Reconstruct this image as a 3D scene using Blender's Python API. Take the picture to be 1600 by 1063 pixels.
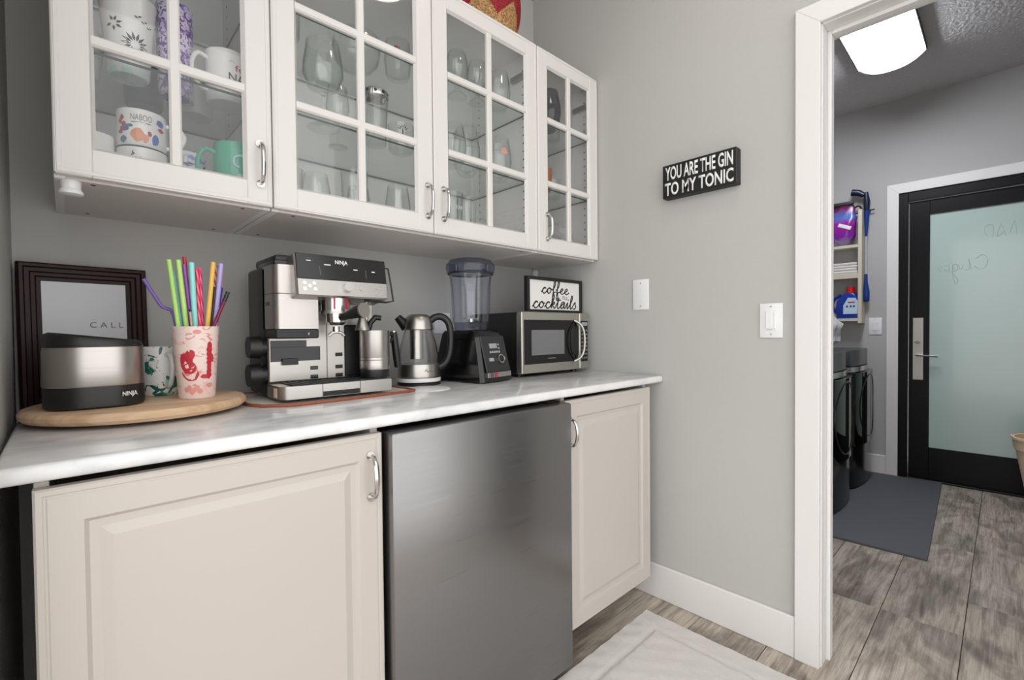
import bpy, bmesh, math, random
from mathutils import Vector, Matrix
for o in list(bpy.data.objects): bpy.data.objects.remove(o)
random.seed(7)
SC = bpy.context.scene
COL = SC.collection
PI = math.pi
R = math.radians

# ------------------------------------------------------------------ camera, world, exposure
cam_d = bpy.data.cameras.new('camera'); cam = bpy.data.objects.new('camera', cam_d); COL.objects.link(cam)
cam_d.sensor_fit = 'HORIZONTAL'; cam_d.sensor_width = 36.0; cam_d.lens = 734.98 * 36.0 / 1600.0; cam_d.clip_start = 0.02
_y, _p, _r = R(46.3496), R(-1.0562), R(-0.5407)
_F = Vector((math.cos(_y) * math.cos(_p), math.sin(_y) * math.cos(_p), math.sin(_p)))
_Rt = Vector((math.sin(_y), -math.cos(_y), 0)); _U = _Rt.cross(_F)
_R2 = _Rt * math.cos(_r) + _U * math.sin(_r); _U2 = _U * math.cos(_r) - _Rt * math.sin(_r)
cam.matrix_world = Matrix(((_R2.x, _U2.x, -_F.x, -1.7656), (_R2.y, _U2.y, -_F.y, -1.6712), (_R2.z, _U2.z, -_F.z, 1.1058), (0, 0, 0, 1)))
SC.camera = cam
W = bpy.data.worlds.new('daylight'); SC.world = W; W.use_nodes = True
W.node_tree.nodes['Background'].inputs[0].default_value = (1.0, 0.995, 0.985, 1)
W.node_tree.nodes['Background'].inputs[1].default_value = 1.85
SC.view_settings.view_transform = 'Standard'; SC.view_settings.look = 'None'
SC.view_settings.gamma = 1.0; SC.view_settings.use_curve_mapping = False
SC.view_settings.exposure = 0.27
SC.cycles.transparent_max_bounces = 32
LAMP_PANTRY = 13.0
LAMP_LAUNDRY = 29.0

# ------------------------------------------------------------------ materials
def lin(c):
    return tuple((v / 255 / 12.92 if v / 255 <= 0.04045 else ((v / 255 + 0.055) / 1.055) ** 2.4) for v in c) + (1,)
MATS = {}
def mat(name, rgb, rough=0.5, metal=0.0, spec=0.5, coat=0.0, bump=None, trans=0.0, emit=None):
    if name in MATS: return MATS[name]
    m = bpy.data.materials.new(name); m.use_nodes = True; MATS[name] = m
    nt = m.node_tree; b = nt.nodes['Principled BSDF']
    b.inputs['Base Color'].default_value = lin(rgb); b.inputs['Roughness'].default_value = rough
    b.inputs['Metallic'].default_value = metal; b.inputs['Specular IOR Level'].default_value = spec
    b.inputs['Coat Weight'].default_value = coat; b.inputs['Coat Roughness'].default_value = 0.05
    b.inputs['Transmission Weight'].default_value = trans
    if emit:
        b.inputs['Emission Color'].default_value = lin(emit[0]); b.inputs['Emission Strength'].default_value = emit[1]
    if bump:
        sc, st, det = bump
        n = nt.nodes.new('ShaderNodeTexNoise'); n.inputs['Scale'].default_value = sc; n.inputs['Detail'].default_value = det
        t = nt.nodes.new('ShaderNodeTexCoord'); nt.links.new(t.outputs['Object'], n.inputs['Vector'])
        bp = nt.nodes.new('ShaderNodeBump'); bp.inputs['Strength'].default_value = st; bp.inputs['Distance'].default_value = 0.002
        nt.links.new(n.outputs['Fac'], bp.inputs['Height']); nt.links.new(bp.outputs['Normal'], b.inputs['Normal'])
    return m
def ramp(nt, stops):
    r = nt.nodes.new('ShaderNodeValToRGB'); e = r.color_ramp.elements
    while len(e) < len(stops): e.new(0.5)
    for k, (p, c) in enumerate(stops): e[k].position = p; e[k].color = lin(c)
    return r
def nodes(m): return m.node_tree, m.node_tree.nodes['Principled BSDF']
def mapped(nt, scale, coord='Object', rnd=False, rot=(0, 0, 0)):
    t = nt.nodes.new('ShaderNodeTexCoord'); mp = nt.nodes.new('ShaderNodeMapping')
    mp.inputs['Scale'].default_value = scale; mp.inputs['Rotation'].default_value = rot
    if rnd:
        oi = nt.nodes.new('ShaderNodeObjectInfo'); ml = nt.nodes.new('ShaderNodeMath'); ml.operation = 'MULTIPLY'; ml.inputs[1].default_value = 37.0
        nt.links.new(oi.outputs['Random'], ml.inputs[0])
        cb = nt.nodes.new('ShaderNodeCombineXYZ')
        for k in range(3): nt.links.new(ml.outputs[0], cb.inputs[k])
        ad = nt.nodes.new('ShaderNodeVectorMath'); ad.operation = 'ADD'
        nt.links.new(t.outputs[coord], ad.inputs[0]); nt.links.new(cb.outputs[0], ad.inputs[1]); nt.links.new(ad.outputs[0], mp.inputs['Vector'])
    else:
        nt.links.new(t.outputs[coord], mp.inputs['Vector'])
    return mp
def noise(nt, mp, scale, detail=4, rough=0.5, dist=0.0):
    n = nt.nodes.new('ShaderNodeTexNoise'); n.inputs['Scale'].default_value = scale; n.inputs['Detail'].default_value = detail
    n.inputs['Roughness'].default_value = rough; n.inputs['Distortion'].default_value = dist
    nt.links.new(mp.outputs[0], n.inputs['Vector']); return n
def mixc(nt, a, b, fac, mode='MIX'):
    x = nt.nodes.new('ShaderNodeMix'); x.data_type = 'RGBA'; x.blend_type = mode
    for s, v in ((6, a), (7, b)):
        if isinstance(v, tuple): x.inputs[s].default_value = v
        else: nt.links.new(v, x.inputs[s])
    if isinstance(fac, float): x.inputs[0].default_value = fac
    else: nt.links.new(fac, x.inputs[0])
    return x.outputs[2]

mat('wall_paint', (185, 184, 181), 0.75, spec=0.25, bump=(260, 0.25, 3))
mat('laundry_paint', (180, 179, 178), 0.75, spec=0.25, bump=(90, 0.35, 4))
mat('ceiling_paint', (200, 198, 198), 0.85, spec=0.1, bump=(48, 1.0, 6))
nt, b = nodes(MATS['ceiling_paint'])
[n for n in nt.nodes if n.type == 'BUMP'][0].inputs['Distance'].default_value = 0.012
mat('trim_white', (224, 222, 220), 0.38)
mat('cabinet_white', (216, 213, 209), 0.33, spec=0.5)
mat('base_cream', (190, 183, 176), 0.36, spec=0.5)
mat('cabinet_inside', (232, 231, 230), 0.55)
mat('underside', (214, 208, 203), 0.30)
mat('dark_gap', (22, 21, 21), 0.8)
mat('black_plastic', (22, 22, 23), 0.38)
mat('black_gloss', (13, 13, 15), 0.12)
mat('charcoal', (42, 42, 45), 0.55)
mat('black_door', (10, 10, 12), 0.38, spec=0.25)
mat('chrome', (205, 202, 200), 0.16, metal=1.0)
mat('white_plastic', (232, 232, 233), 0.35)
mat('white_print', (235, 235, 232), 0.6)
mat('grey_print', (110, 110, 110), 0.6)
mat('black_print', (20, 20, 20), 0.6)
mat('grout', (70, 62, 55), 0.9)
def steel(name, rgb, rough, axis):
    m = mat(name, rgb, rough, metal=1.0); nt, b = nodes(m)
    mp = mapped(nt, axis); n = noise(nt, mp, 1.0, 3)
    mr = nt.nodes.new('ShaderNodeMapRange'); mr.inputs['To Min'].default_value = rough - 0.09; mr.inputs['To Max'].default_value = rough + 0.13
    nt.links.new(n.outputs['Fac'], mr.inputs['Value']); nt.links.new(mr.outputs[0], b.inputs['Roughness'])
    return m
steel('steel', (180, 176, 171), 0.30, (4, 4, 400))
steel('steel_fridge', (142, 141, 141), 0.30, (3, 3, 300))
steel('steel_pale', (186, 183, 178), 0.34, (4, 4, 400))
steel('steel_mw', (190, 187, 178), 0.42, (4, 4, 300))
# wood-look floor planks
m = mat('plank_wood', (130, 118, 105), 0.42, spec=0.4); nt, b = nodes(m)
mp = mapped(nt, (0.9, 9.0, 1.0), rnd=True); n1 = noise(nt, mp, 5.0, 8, 0.62, 0.55)
mp3 = mapped(nt, (1.6, 60.0, 1.0), rnd=True); n3 = noise(nt, mp3, 4.0, 4, 0.6, 0.2)
mp2 = mapped(nt, (1.0, 2.4, 1.0), rnd=True); n2 = noise(nt, mp2, 2.9, 4, 0.55, 1.1)
r1 = ramp(nt, [(0.30, (98, 86, 76)), (0.43, (142, 130, 117)), (0.56, (172, 160, 146)), (0.75, (196, 186, 173))])
nt.links.new(n1.outputs['Fac'], r1.inputs['Fac'])
r3 = ramp(nt, [(0.38, (168, 162, 156)), (0.56, (246, 244, 240))]); nt.links.new(n3.outputs['Fac'], r3.inputs['Fac'])
r2 = ramp(nt, [(0.34, (88, 81, 76)), (0.45, (172, 165, 157)), (0.56, (250, 245, 238))]); nt.links.new(n2.outputs['Fac'], r2.inputs['Fac'])
c = mixc(nt, r1.outputs[0], r2.outputs[0], 0.72, 'MULTIPLY'); c = mixc(nt, c, r3.outputs[0], 0.6, 'MULTIPLY')
gm_ = nt.nodes.new('ShaderNodeGamma'); gm_.inputs[1].default_value = 0.66; nt.links.new(c, gm_.inputs[0]); nt.links.new(gm_.outputs[0], b.inputs['Base Color'])
bp = nt.nodes.new('ShaderNodeBump'); bp.inputs['Strength'].default_value = 0.15; bp.inputs['Distance'].default_value = 0.002
nt.links.new(n1.outputs['Fac'], bp.inputs['Height']); nt.links.new(bp.outputs['Normal'], b.inputs['Normal'])
# marble worktop
m = mat('marble', (222, 221, 220), 0.16, spec=0.5); nt, b = nodes(m)
mp = mapped(nt, (1.0, 2.0, 1.0), rot=(0, 0, 0.5)); n1 = noise(nt, mp, 3.2, 7, 0.6, 1.6)
r1 = ramp(nt, [(0.30, (196, 198, 202)), (0.42, (222, 222, 223)), (0.55, (236, 235, 233)), (0.75, (238, 237, 235))]); nt.links.new(n1.outputs['Fac'], r1.inputs['Fac'])
n2 = noise(nt, mp, 9.0, 5, 0.6, 1.0); r2 = ramp(nt, [(0.3, (226, 227, 229)), (0.6, (250, 250, 250))]); nt.links.new(n2.outputs['Fac'], r2.inputs['Fac'])
nt.links.new(mixc(nt, r1.outputs[0], r2.outputs[0], 0.6, 'MULTIPLY'), b.inputs['Base Color'])
# pale wood of the turntable board
m = mat('pale_wood', (214, 180, 146), 0.45); nt, b = nodes(m)
mp = mapped(nt, (1.0, 12.0, 3.0), rot=(0, 0, 0.4)); n1 = noise(nt, mp, 5.0, 5, 0.55, 0.4)
r1 = ramp(nt, [(0.3, (198, 160, 124)), (0.55, (219, 186, 152)), (0.75, (228, 200, 168))]); nt.links.new(n1.outputs['Fac'], r1.inputs['Fac']); nt.links.new(r1.outputs[0], b.inputs['Base Color'])
# dark frame wood
m = mat('dark_wood', (38, 15, 13), 0.40, spec=0.22)
# clear glass (thin): fresnel mix of transparency and gloss
def thin_glass(name, tint, rough=0.02, ior=1.45, dirt=0.0, edge=None):
    m = bpy.data.materials.new(name); m.use_nodes = True; MATS[name] = m; nt = m.node_tree; nt.nodes.clear()
    o = nt.nodes.new('ShaderNodeOutputMaterial'); mx = nt.nodes.new('ShaderNodeMixShader'); f = nt.nodes.new('ShaderNodeFresnel'); f.inputs['IOR'].default_value = ior
    ge = nt.nodes.new('ShaderNodeNewGeometry'); mr = nt.nodes.new('ShaderNodeMapRange'); mr.inputs['To Min'].default_value = ior; mr.inputs['To Max'].default_value = 1 / ior   # same reflectance on both faces of a thin wall
    nt.links.new(ge.outputs['Backfacing'], mr.inputs['Value']); nt.links.new(mr.outputs[0], f.inputs['IOR'])
    t = nt.nodes.new('ShaderNodeBsdfTransparent'); t.inputs['Color'].default_value = tint + (1,)
    g = nt.nodes.new('ShaderNodeBsdfGlossy'); g.inputs['Roughness'].default_value = rough
    nt.links.new(f.outputs[0], mx.inputs[0]); nt.links.new(t.outputs[0], mx.inputs[1]); nt.links.new(g.outputs[0], mx.inputs[2])
    if edge:   # a grazing ray crosses more glass: darker outline
        lw = nt.nodes.new('ShaderNodeLayerWeight'); lw.inputs['Blend'].default_value = 0.5; pw = nt.nodes.new('ShaderNodeMath'); pw.operation = 'POWER'; pw.inputs[1].default_value = 5.0
        nt.links.new(lw.outputs['Facing'], pw.inputs[0]); nt.links.new(mixc(nt, tint + (1,), edge + (1,), pw.outputs[0]), t.inputs['Color'])
    out = mx.outputs[0]
    if dirt:
        d = nt.nodes.new('ShaderNodeBsdfDiffuse'); d.inputs['Color'].default_value = tint + (1,); m2 = nt.nodes.new('ShaderNodeMixShader'); m2.inputs[0].default_value = dirt
        nt.links.new(out, m2.inputs[1]); nt.links.new(d.outputs[0], m2.inputs[2]); out = m2.outputs[0]
    nt.links.new(out, o.inputs['Surface']); return m
thin_glass('pane_glass', (0.982, 0.985, 0.984), 0.01)
thin_glass('drink_glass', (0.975, 0.985, 0.98), 0.02, 1.6, 0.0, (0.45, 0.5, 0.5))
thin_glass('shelf_glass', (0.955, 0.972, 0.967), 0.03, 1.45, 0.05)
thin_glass('smoke_glass', (0.42, 0.43, 0.47), 0.05, 1.6, 0.05)
thin_glass('jar_plastic', (0.93, 0.94, 0.97), 0.06, 1.5, 0.0, (0.30, 0.32, 0.42))
thin_glass('lid_plastic', (0.56, 0.59, 0.68), 0.06, 1.5, 0.03, (0.08, 0.09, 0.15))
thin_glass('kettle_glass', (0.98, 0.98, 0.98), 0.02, 1.5, 0.0, (0.5, 0.5, 0.5))
thin_glass('film_bag', (0.9, 0.9, 0.9), 0.25, 1.5, 0.3)
mat('shelf_edge', (62, 92, 88), 0.2)
# frosted door glass
m = mat('frosted_glass', (184, 205, 198), 0.18, spec=0.6, coat=0.3)

# ------------------------------------------------------------------ mesh helpers
class MB:
    def __init__(s): s.bm = bmesh.new(); s.mi = 0
    def _take(s, n0):
        for f in s.bm.faces[n0:] if False else list(s.bm.faces)[n0:]: f.material_index = s.mi
    def quad(s, pts):
        f = s.bm.faces.new([s.bm.verts.new(p) for p in pts]); f.material_index = s.mi; return s
    def box(s, x0, x1, y0, y1, z0, z1, bev=0.0, seg=1, M=None):
        t = bmesh.new(); bmesh.ops.create_cube(t, size=1.0)
        for v in t.verts:
            v.co = Vector((x0 + (v.co.x + .5) * (x1 - x0), y0 + (v.co.y + .5) * (y1 - y0), z0 + (v.co.z + .5) * (z1 - z0)))
        if bev: bmesh.ops.bevel(t, geom=t.edges[:], offset=bev, segments=seg, affect='EDGES', profile=0.5)
        return s.join(t, M)
    def join(s, t, M=None):
        mp = {}
        for v in t.verts: mp[v] = s.bm.verts.new(M @ v.co if M else v.co)
        for f in t.faces:
            try:
                nf = s.bm.faces.new([mp[v] for v in f.verts]); nf.material_index = s.mi
            except ValueError: pass
        t.free(); return s
    def lathe(s, prof, c=(0, 0, 0), seg=32, M=None, cap0=False, cap1=False):
        rings = []
        for (r, z) in prof:
            ring = []
            for k in range(seg):
                a = 2 * PI * k / seg; p = Vector((c[0] + r * math.cos(a), c[1] + r * math.sin(a), c[2] + z))
                ring.append(s.bm.verts.new(M @ p if M else p))
            rings.append(ring)
        for i in range(len(rings) - 1):
            for k in range(seg):
                f = s.bm.faces.new((rings[i][k], rings[i][(k + 1) % seg], rings[i + 1][(k + 1) % seg], rings[i + 1][k])); f.material_index = s.mi
        if cap0: s.bm.faces.new(rings[0][::-1]).material_index = s.mi
        if cap1: s.bm.faces.new(rings[-1]).material_index = s.mi
        return s
    def cyl(s, p0, p1, r, seg=20, r1=None):
        p0 = Vector(p0); p1 = Vector(p1); d = p1 - p0; L = d.length
        M = Matrix.Translation(p0) @ d.to_track_quat('Z', 'Y').to_matrix().to_4x4()
        return s.lathe([(r, 0), (r if r1 is None else r1, L)], (0, 0, 0), seg, M, True, True)
    def tube(s, pts, r, seg=10, closed=False, cap=True):
        pts = [Vector(p) for p in pts]; n = len(pts); rings = []
        rr = r if isinstance(r, (list, tuple)) else [r] * n
        up = None
        for i in range(n):
            a = pts[(i - 1) % n] if (closed or i > 0) else pts[i]; bb = pts[(i + 1) % n] if (closed or i < n - 1) else pts[i]
            d = (bb - a).normalized()
            if up is None:
                up = Vector((0, 0, 1)) if abs(d.z) < 0.9 else Vector((1, 0, 0))
            u = (up - d * up.dot(d)).normalized(); up = u; v = d.cross(u)
            rings.append([s.bm.verts.new(pts[i] + (u * math.cos(2 * PI * k / seg) + v * math.sin(2 * PI * k / seg)) * rr[i]) for k in range(seg)])
        for i in range(n if closed else n - 1):
            A = rings[i]; B = rings[(i + 1) % n]
            for k in range(seg):
                f = s.bm.faces.new((A[k], A[(k + 1) % seg], B[(k + 1) % seg], B[k])); f.material_index = s.mi
        if cap and not closed:
            s.bm.faces.new(rings[0][::-1]).material_index = s.mi; s.bm.faces.new(rings[-1]).material_index = s.mi
        return s
    def prism(s, poly, z0, z1, M=None, bev=0.0, top_scale=None):
        t = bmesh.new(); vs = [t.verts.new((x, y, z0)) for x, y in poly]; t.faces.new(vs[::-1])
        ws = [t.verts.new((x * (top_scale or 1), y * (top_scale or 1), z1)) for x, y in poly]; t.faces.new(ws)
        n = len(poly)
        for k in range(n): t.faces.new((vs[k], vs[(k + 1) % n], ws[(k + 1) % n], ws[k]))
        if bev: bmesh.ops.bevel(t, geom=[e for e in t.edges if abs(e.verts[0].co.z - e.verts[1].co.z) < 1e-6], offset=bev, segments=2, affect='EDGES', profile=0.5)
        return s.join(t, M)
    def sphere(s, c, r, sx=1, sy=1, sz=1, seg=16, M=None):
        t = bmesh.new(); bmesh.ops.create_uvsphere(t, u_segments=seg, v_segments=max(6, seg // 2), radius=r)
        for v in t.verts: v.co = Vector((c[0] + v.co.x * sx, c[1] + v.co.y * sy, c[2] + v.co.z * sz))
        return s.join(t, M)

def world_loc(o):
    v = Vector(o.location)
    while o.parent: o = o.parent; v += Vector(o.location)
    return v
def build(name, mb, mats, parent=None, smooth=35, label=None):
    bm = mb.bm if isinstance(mb, MB) else mb
    bmesh.ops.recalc_face_normals(bm, faces=bm.faces[:])
    me = bpy.data.meshes.new(name)
    xs = [v.co for v in bm.verts]
    lo = Vector((min(v.x for v in xs), min(v.y for v in xs), min(v.z for v in xs))); hi = Vector((max(v.x for v in xs), max(v.y for v in xs), max(v.z for v in xs)))
    c = (lo + hi) / 2; c.z = lo.z
    for v in bm.verts: v.co -= c
    bm.to_mesh(me); bm.free()
    for m in (mats if isinstance(mats, (list, tuple)) else [mats]): me.materials.append(MATS[m] if isinstance(m, str) else m)
    if smooth:
        for p in me.polygons: p.use_smooth = True
        me.set_sharp_from_angle(angle=R(smooth))
    o = bpy.data.objects.new(name, me); COL.objects.link(o)
    if parent is not None:
        o.parent = parent; c = c - world_loc(parent)
    o.location = c
    if label: o['label'] = label
    return o
def tag(o, label, cat, group=None):
    o['label'] = label; o['category'] = cat
    if group: o['group'] = group
    return o
def thing(name, loc, label=None, cat=None, group=None):
    o = bpy.data.objects.new(name, None); COL.objects.link(o); o.location = loc; o.empty_display_size = 0.05
    if label: tag(o, label, cat, group)
    return o
def struct(o): o['kind'] = 'structure'; return o
def part(name, mats, parent, smooth=35, **kw):
    """decorator-free shortcut: part('x', 'mat', p)(lambda m: m.box(...))"""
    def run(fn):
        m = MB(); fn(m); return build(name, m, mats, parent, smooth, **kw)
    return run
def bx(name, mats, parent, x0, x1, y0, y1, z0, z1, bev=0.0, seg=1, **kw):
    return build(name, MB().box(x0, x1, y0, y1, z0, z1, bev, seg), mats, parent, **kw)
def children(o): return [c for c in bpy.data.objects if c.parent == o]
def copy_tree(o, parent=None):
    c = o.copy(); COL.objects.link(c); c.parent = parent
    for ch in children(o): copy_tree(ch, c)
    return c
def move(root, loc, rz=0.0): root.location = loc; root.rotation_euler = (0, 0, rz); return root

# lettering as thin raised print: fitted to width w and height h, on any plane or bent round a cylinder
def text_verts(s, bold=0.0, shear=0.0, depth=0.0):
    cu = bpy.data.curves.new('t', 'FONT'); cu.body = s; cu.size = 1.0; cu.offset = bold; cu.shear = shear; cu.resolution_u = 3; cu.extrude = 0.0
    t = bpy.data.objects.new('t', cu); COL.objects.link(t); bpy.context.view_layer.update()
    me = bpy.data.meshes.new_from_object(t.evaluated_get(bpy.context.evaluated_depsgraph_get()))
    bpy.data.objects.remove(t); bpy.data.curves.remove(cu)
    bm = bmesh.new(); bm.from_mesh(me); bpy.data.meshes.remove(me); return bm
def fit(bm, w, h):
    xs = [v.co.x for v in bm.verts]; ys = [v.co.y for v in bm.verts]; x0, x1, y0, y1 = min(xs), max(xs), min(ys), max(ys)
    for v in bm.verts: v.co = Vector(((v.co.x - (x0 + x1) / 2) * w / (x1 - x0), (v.co.y - (y0 + y1) / 2) * h / (y1 - y0), 0))
def lettering(s, w, h, center, right, up, m, parent, bold=0.0, name='lettering', shear=0.0, lift=0.0006, mirror=False):
    bm = text_verts(s, bold, shear); fit(bm, w, h)
    right = Vector(right).normalized(); up = Vector(up).normalized(); n = right.cross(up); c = Vector(center)
    bmesh.ops.solidify(bm, geom=bm.faces[:], thickness=lift)
    for v in bm.verts:
        x = -v.co.x if mirror else v.co.x
        v.co = c + right * x + up * v.co.y + n * (v.co.z + lift * 1.2)
    return build(name, bm, m, parent, smooth=0)
def lettering_cyl(s, w, h, cx, cy, z, rad, ang, m, parent, bold=0.0, name='lettering', tilt=0.0):
    bm = text_verts(s, bold); fit(bm, w, h)
    for v in bm.verts:
        a = ang + (v.co.x) / rad; rr = rad + 0.0006
        v.co = Vector((cx + rr * math.cos(a), cy + rr * math.sin(a), z + v.co.y + tilt * v.co.x))
    return build(name, bm, m, parent, smooth=0)
def patch_cyl(polys, cx, cy, rad, ang, z, m, parent, name='printed_motif', lift=0.0006):
    """flat printed shapes (u along the surface, v up) wrapped on a cylinder"""
    bm = bmesh.new()
    for poly in polys:
        vs = []
        for u, v in poly:
            a = ang + u / rad; r = rad(v) if callable(rad) else rad + lift
            vs.append(bm.verts.new((cx + r * math.cos(a), cy + r * math.sin(a), z + v)))
        bm.faces.new(vs)
    return build(name, bm, m, parent, smooth=0)
def blob(u, v, ru, rv, n=10, jit=0.25, rng=random):
    return [(u + ru * math.cos(2 * PI * k / n) * (1 + jit * (rng.random() - .5)), v + rv * math.sin(2 * PI * k / n) * (1 + jit * (rng.random() - .5))) for k in range(n)]
def catmull(P, n=6):
    P = [Vector(p) for p in P]; out = []
    for i in range(len(P) - 1):
        p0 = P[max(i - 1, 0)]; p1 = P[i]; p2 = P[i + 1]; p3 = P[min(i + 2, len(P) - 1)]
        for k in range(n):
            t = k / n
            out.append(0.5 * ((2 * p1) + (-p0 + p2) * t + (2 * p0 - 5 * p1 + 4 * p2 - p3) * t * t + (-p0 + 3 * p1 - 3 * p2 + p3) * t ** 3))
    out.append(P[-1]); return out
CUR = {
 'c': ([[(0, .15), (.35, .75), (.62, .98), (.74, .82), (.5, 1.0), (.25, .7), (.2, .3), (.4, 0), (.7, .05), (.95, .35)]], .9),
 'o': ([[(0, .35), (.25, .8), (.5, 1), (.25, .75), (.2, .3), (.45, 0), (.75, .3), (.75, .75), (.5, 1), (.6, .8), (1, .75)]], 1.0),
 'f': ([[(0, .6), (.35, 1.0), (.52, 1.8), (.4, 2.15), (.25, 1.7), (.25, .5), (.2, -.7), (.35, -1.0), (.5, -.6), (.35, .1), (.8, .35)]], .72),
 'e': ([[(0, .35), (.4, .5), (.6, .8), (.42, 1.0), (.2, .7), (.2, .25), (.45, 0), (.75, .1), (.95, .35)]], .85),
 'k': ([[(0, .35), (.4, 1.2), (.5, 1.9), (.35, 2.15), (.22, 1.6), (.2, 0), (.25, .5), (.6, 1.0), (.65, .7), (.3, .5), (.5, .3), (.7, 0), (.95, .3)]], .9),
 't': ([[(0, .35), (.3, 1.0), (.4, 1.7), (.3, .5), (.35, .05), (.55, 0), (.8, .35)], [(.02, 1.25), (.4, 1.28), (.75, 1.35)]], .72),
 'a': ([[(0.1, .35), (.7, .95), (.35, 1), (.15, .5), (.3, 0), (.6, .3), (.75, .95), (.7, .3), (.82, 0), (1.05, .35)]], 1.0),
 'i': ([[(0, .35), (.3, 1), (.25, .3), (.35, 0), (.6, .35)], [(.34, 1.4), (.38, 1.45)]], .58),
 'l': ([[(0, .35), (.4, 1.3), (.45, 1.95), (.3, 2.1), (.2, 1.2), (.25, .2), (.4, 0), (.65, .35)]], .62),
 's': ([[(0, .35), (.4, 1.1), (.45, .75), (.6, .35), (.4, 0), (.1, .1)]], .6)}
def cursive(word, w, center, right, up, rad, m, parent, vs=0.70):
    paths = []; x = 0
    for ch in word:
        st, adv = CUR[ch]
        for p in st: paths.append([(a + x + .12 * b_, b_) for a, b_ in p])
        x += adv
    sc = w / x; right = Vector(right).normalized(); up = Vector(up).normalized(); c = Vector(center); mb = MB()
    for p in paths:
        q = catmull([(a, b_, 0) for a, b_ in p], 5)
        mb.tube([c + right * ((v.x - x / 2) * sc) + up * (v.y * sc * vs) for v in q], rad, 6)
    return build('lettering', mb, m, parent)
# ------------------------------------------------------------------ the setting
XL, XF, CZ = -1.852, 2.720, 2.784
YD = -3.2
fl = struct(bx('floor', 'grout', None, -3.4, XF + .1, -3.4, 0.1, -0.12, -0.003))
PW, PL = 0.235, 0.90
pm = MB().box(-PL / 2 + .0012, PL / 2 - .0012, -PW / 2 + .0012, PW / 2 - .0012, -0.009, 0.0, 0.0008)
p0 = build('plank', pm, 'plank_wood', fl, smooth=0); k = 0
off = {0: .0, 1: .30, 2: -.10, 3: .42}
for row in range(15):
    yc = 0.07 - PW * (row + 0.5)                      # joints fall at y = -1.34, -1.575 ...
    sh = {6: 0.54, 7: 0.84}.get(row, 0.54 + [.0, .31, -.18, .47, .12][row % 5])
    x = sh + PL / 2 - 5 * PL
    while x < XF + .5:
        if x + PL / 2 > -3.6 and x - PL / 2 < XF:
            o = p0 if k == 0 else p0.copy()
            if k: COL.objects.link(o)
            k += 1
            o.location = (x - fl.location.x, yc - fl.location.y, -0.009 - fl.location.z)
        x += PL
struct(bx('wall_back', 'wall_paint', None, XL - .1, 0.12, 0, 0.1, 0, CZ))
struct(bx('wall_left', 'wall_paint', None, XL - .1, XL, -.80, 0, 0, CZ))
m = MB().box(0, .12, -1.248, 0, 0, CZ).box(0, .12, -2.10, -1.248, 2.09, CZ).box(0, .12, YD, -2.10, 0, CZ)
struct(build('wall_right', m, 'wall_paint', smooth=0))
struct(bx('wall_front', 'laundry_paint', None, 0.12, XF + .1, YD - .1, YD, 0, CZ))
struct(bx('wall_laundry', 'laundry_paint', None, 0.12, XF + .1, -.14, 0, 0, CZ))
m = MB().box(XF, XF + .1, -1.12, -.14, 0, CZ).box(XF, XF + .1, -2.15, -1.12, 2.095, CZ).box(XF, XF + .1, YD, -2.15, 0, CZ)
struct(build('wall_far', m, 'laundry_paint', smooth=0))
struct(bx('ceiling', 'ceiling_paint', None, -2.0, XF + .1, -2.3, .1, CZ, CZ + .1))
struct(bx('ceiling_laundry', 'ceiling_paint', None, 0, XF + .1, YD - .1, -2.3, CZ, CZ + .1))
def baseboard(name, x0, x1, y0, y1):
    return struct(build(name, MB().box(x0, x1, y0, y1, 0, .139, .003), 'trim_white'))
baseboard('baseboard_right', -.015, 0, -1.192, -.002)
baseboard('baseboard_far', XF - .015, XF, -1.056, -.15)
# main doorway: casing boards, jamb and stop
t1 = struct(thing('trim_1', (0, -1.65, 0)))
def board(pts, x0, x1, parent, name='casing_board', mt='trim_white'):
    t = bmesh.new(); a = [t.verts.new((x0, y, z)) for y, z in pts]; bb = [t.verts.new((x1, y, z)) for y, z in pts]
    t.faces.new(a); t.faces.new(bb[::-1])
    for k in range(len(pts)): t.faces.new((a[k], a[(k + 1) % len(pts)], bb[(k + 1) % len(pts)], bb[k]))
    bmesh.ops.bevel(t, geom=t.edges[:], offset=.0015, segments=1, affect='EDGES')
    return build(name, t, mt, parent, smooth=0)
board([(-1.192, 0), (-1.192, 2.141), (-1.262, 2.075), (-1.262, 0)], -.018, 0, t1)
board([(-1.192, 2.141), (-2.156, 2.141), (-2.086, 2.075), (-1.262, 2.075)], -.018, 0, t1)
board([(-2.156, 2.141), (-2.156, 0), (-2.086, 0), (-2.086, 2.075)], -.018, 0, t1)
bx('jamb', 'trim_white', t1, 0, .125, -1.2655, -1.248, 0, 2.075, .001)
bx('jamb', 'trim_white', t1, 0, .125, -2.10, -2.083, 0, 2.075, .001)
bx('head_jamb', 'trim_white', t1, 0, .125, -2.083, -1.2655, 2.072, 2.09, .001)
bx('door_stop', 'trim_white', t1, .055, .09, -1.277, -1.2655, 0, 2.072, .002)
bx('door_stop', 'trim_white', t1, .055, .09, -2.083, -2.072, 0, 2.072, .002)
bx('head_stop', 'trim_white', t1, .055, .09, -2.072, -1.277, 2.060, 2.072, .002)
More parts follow.
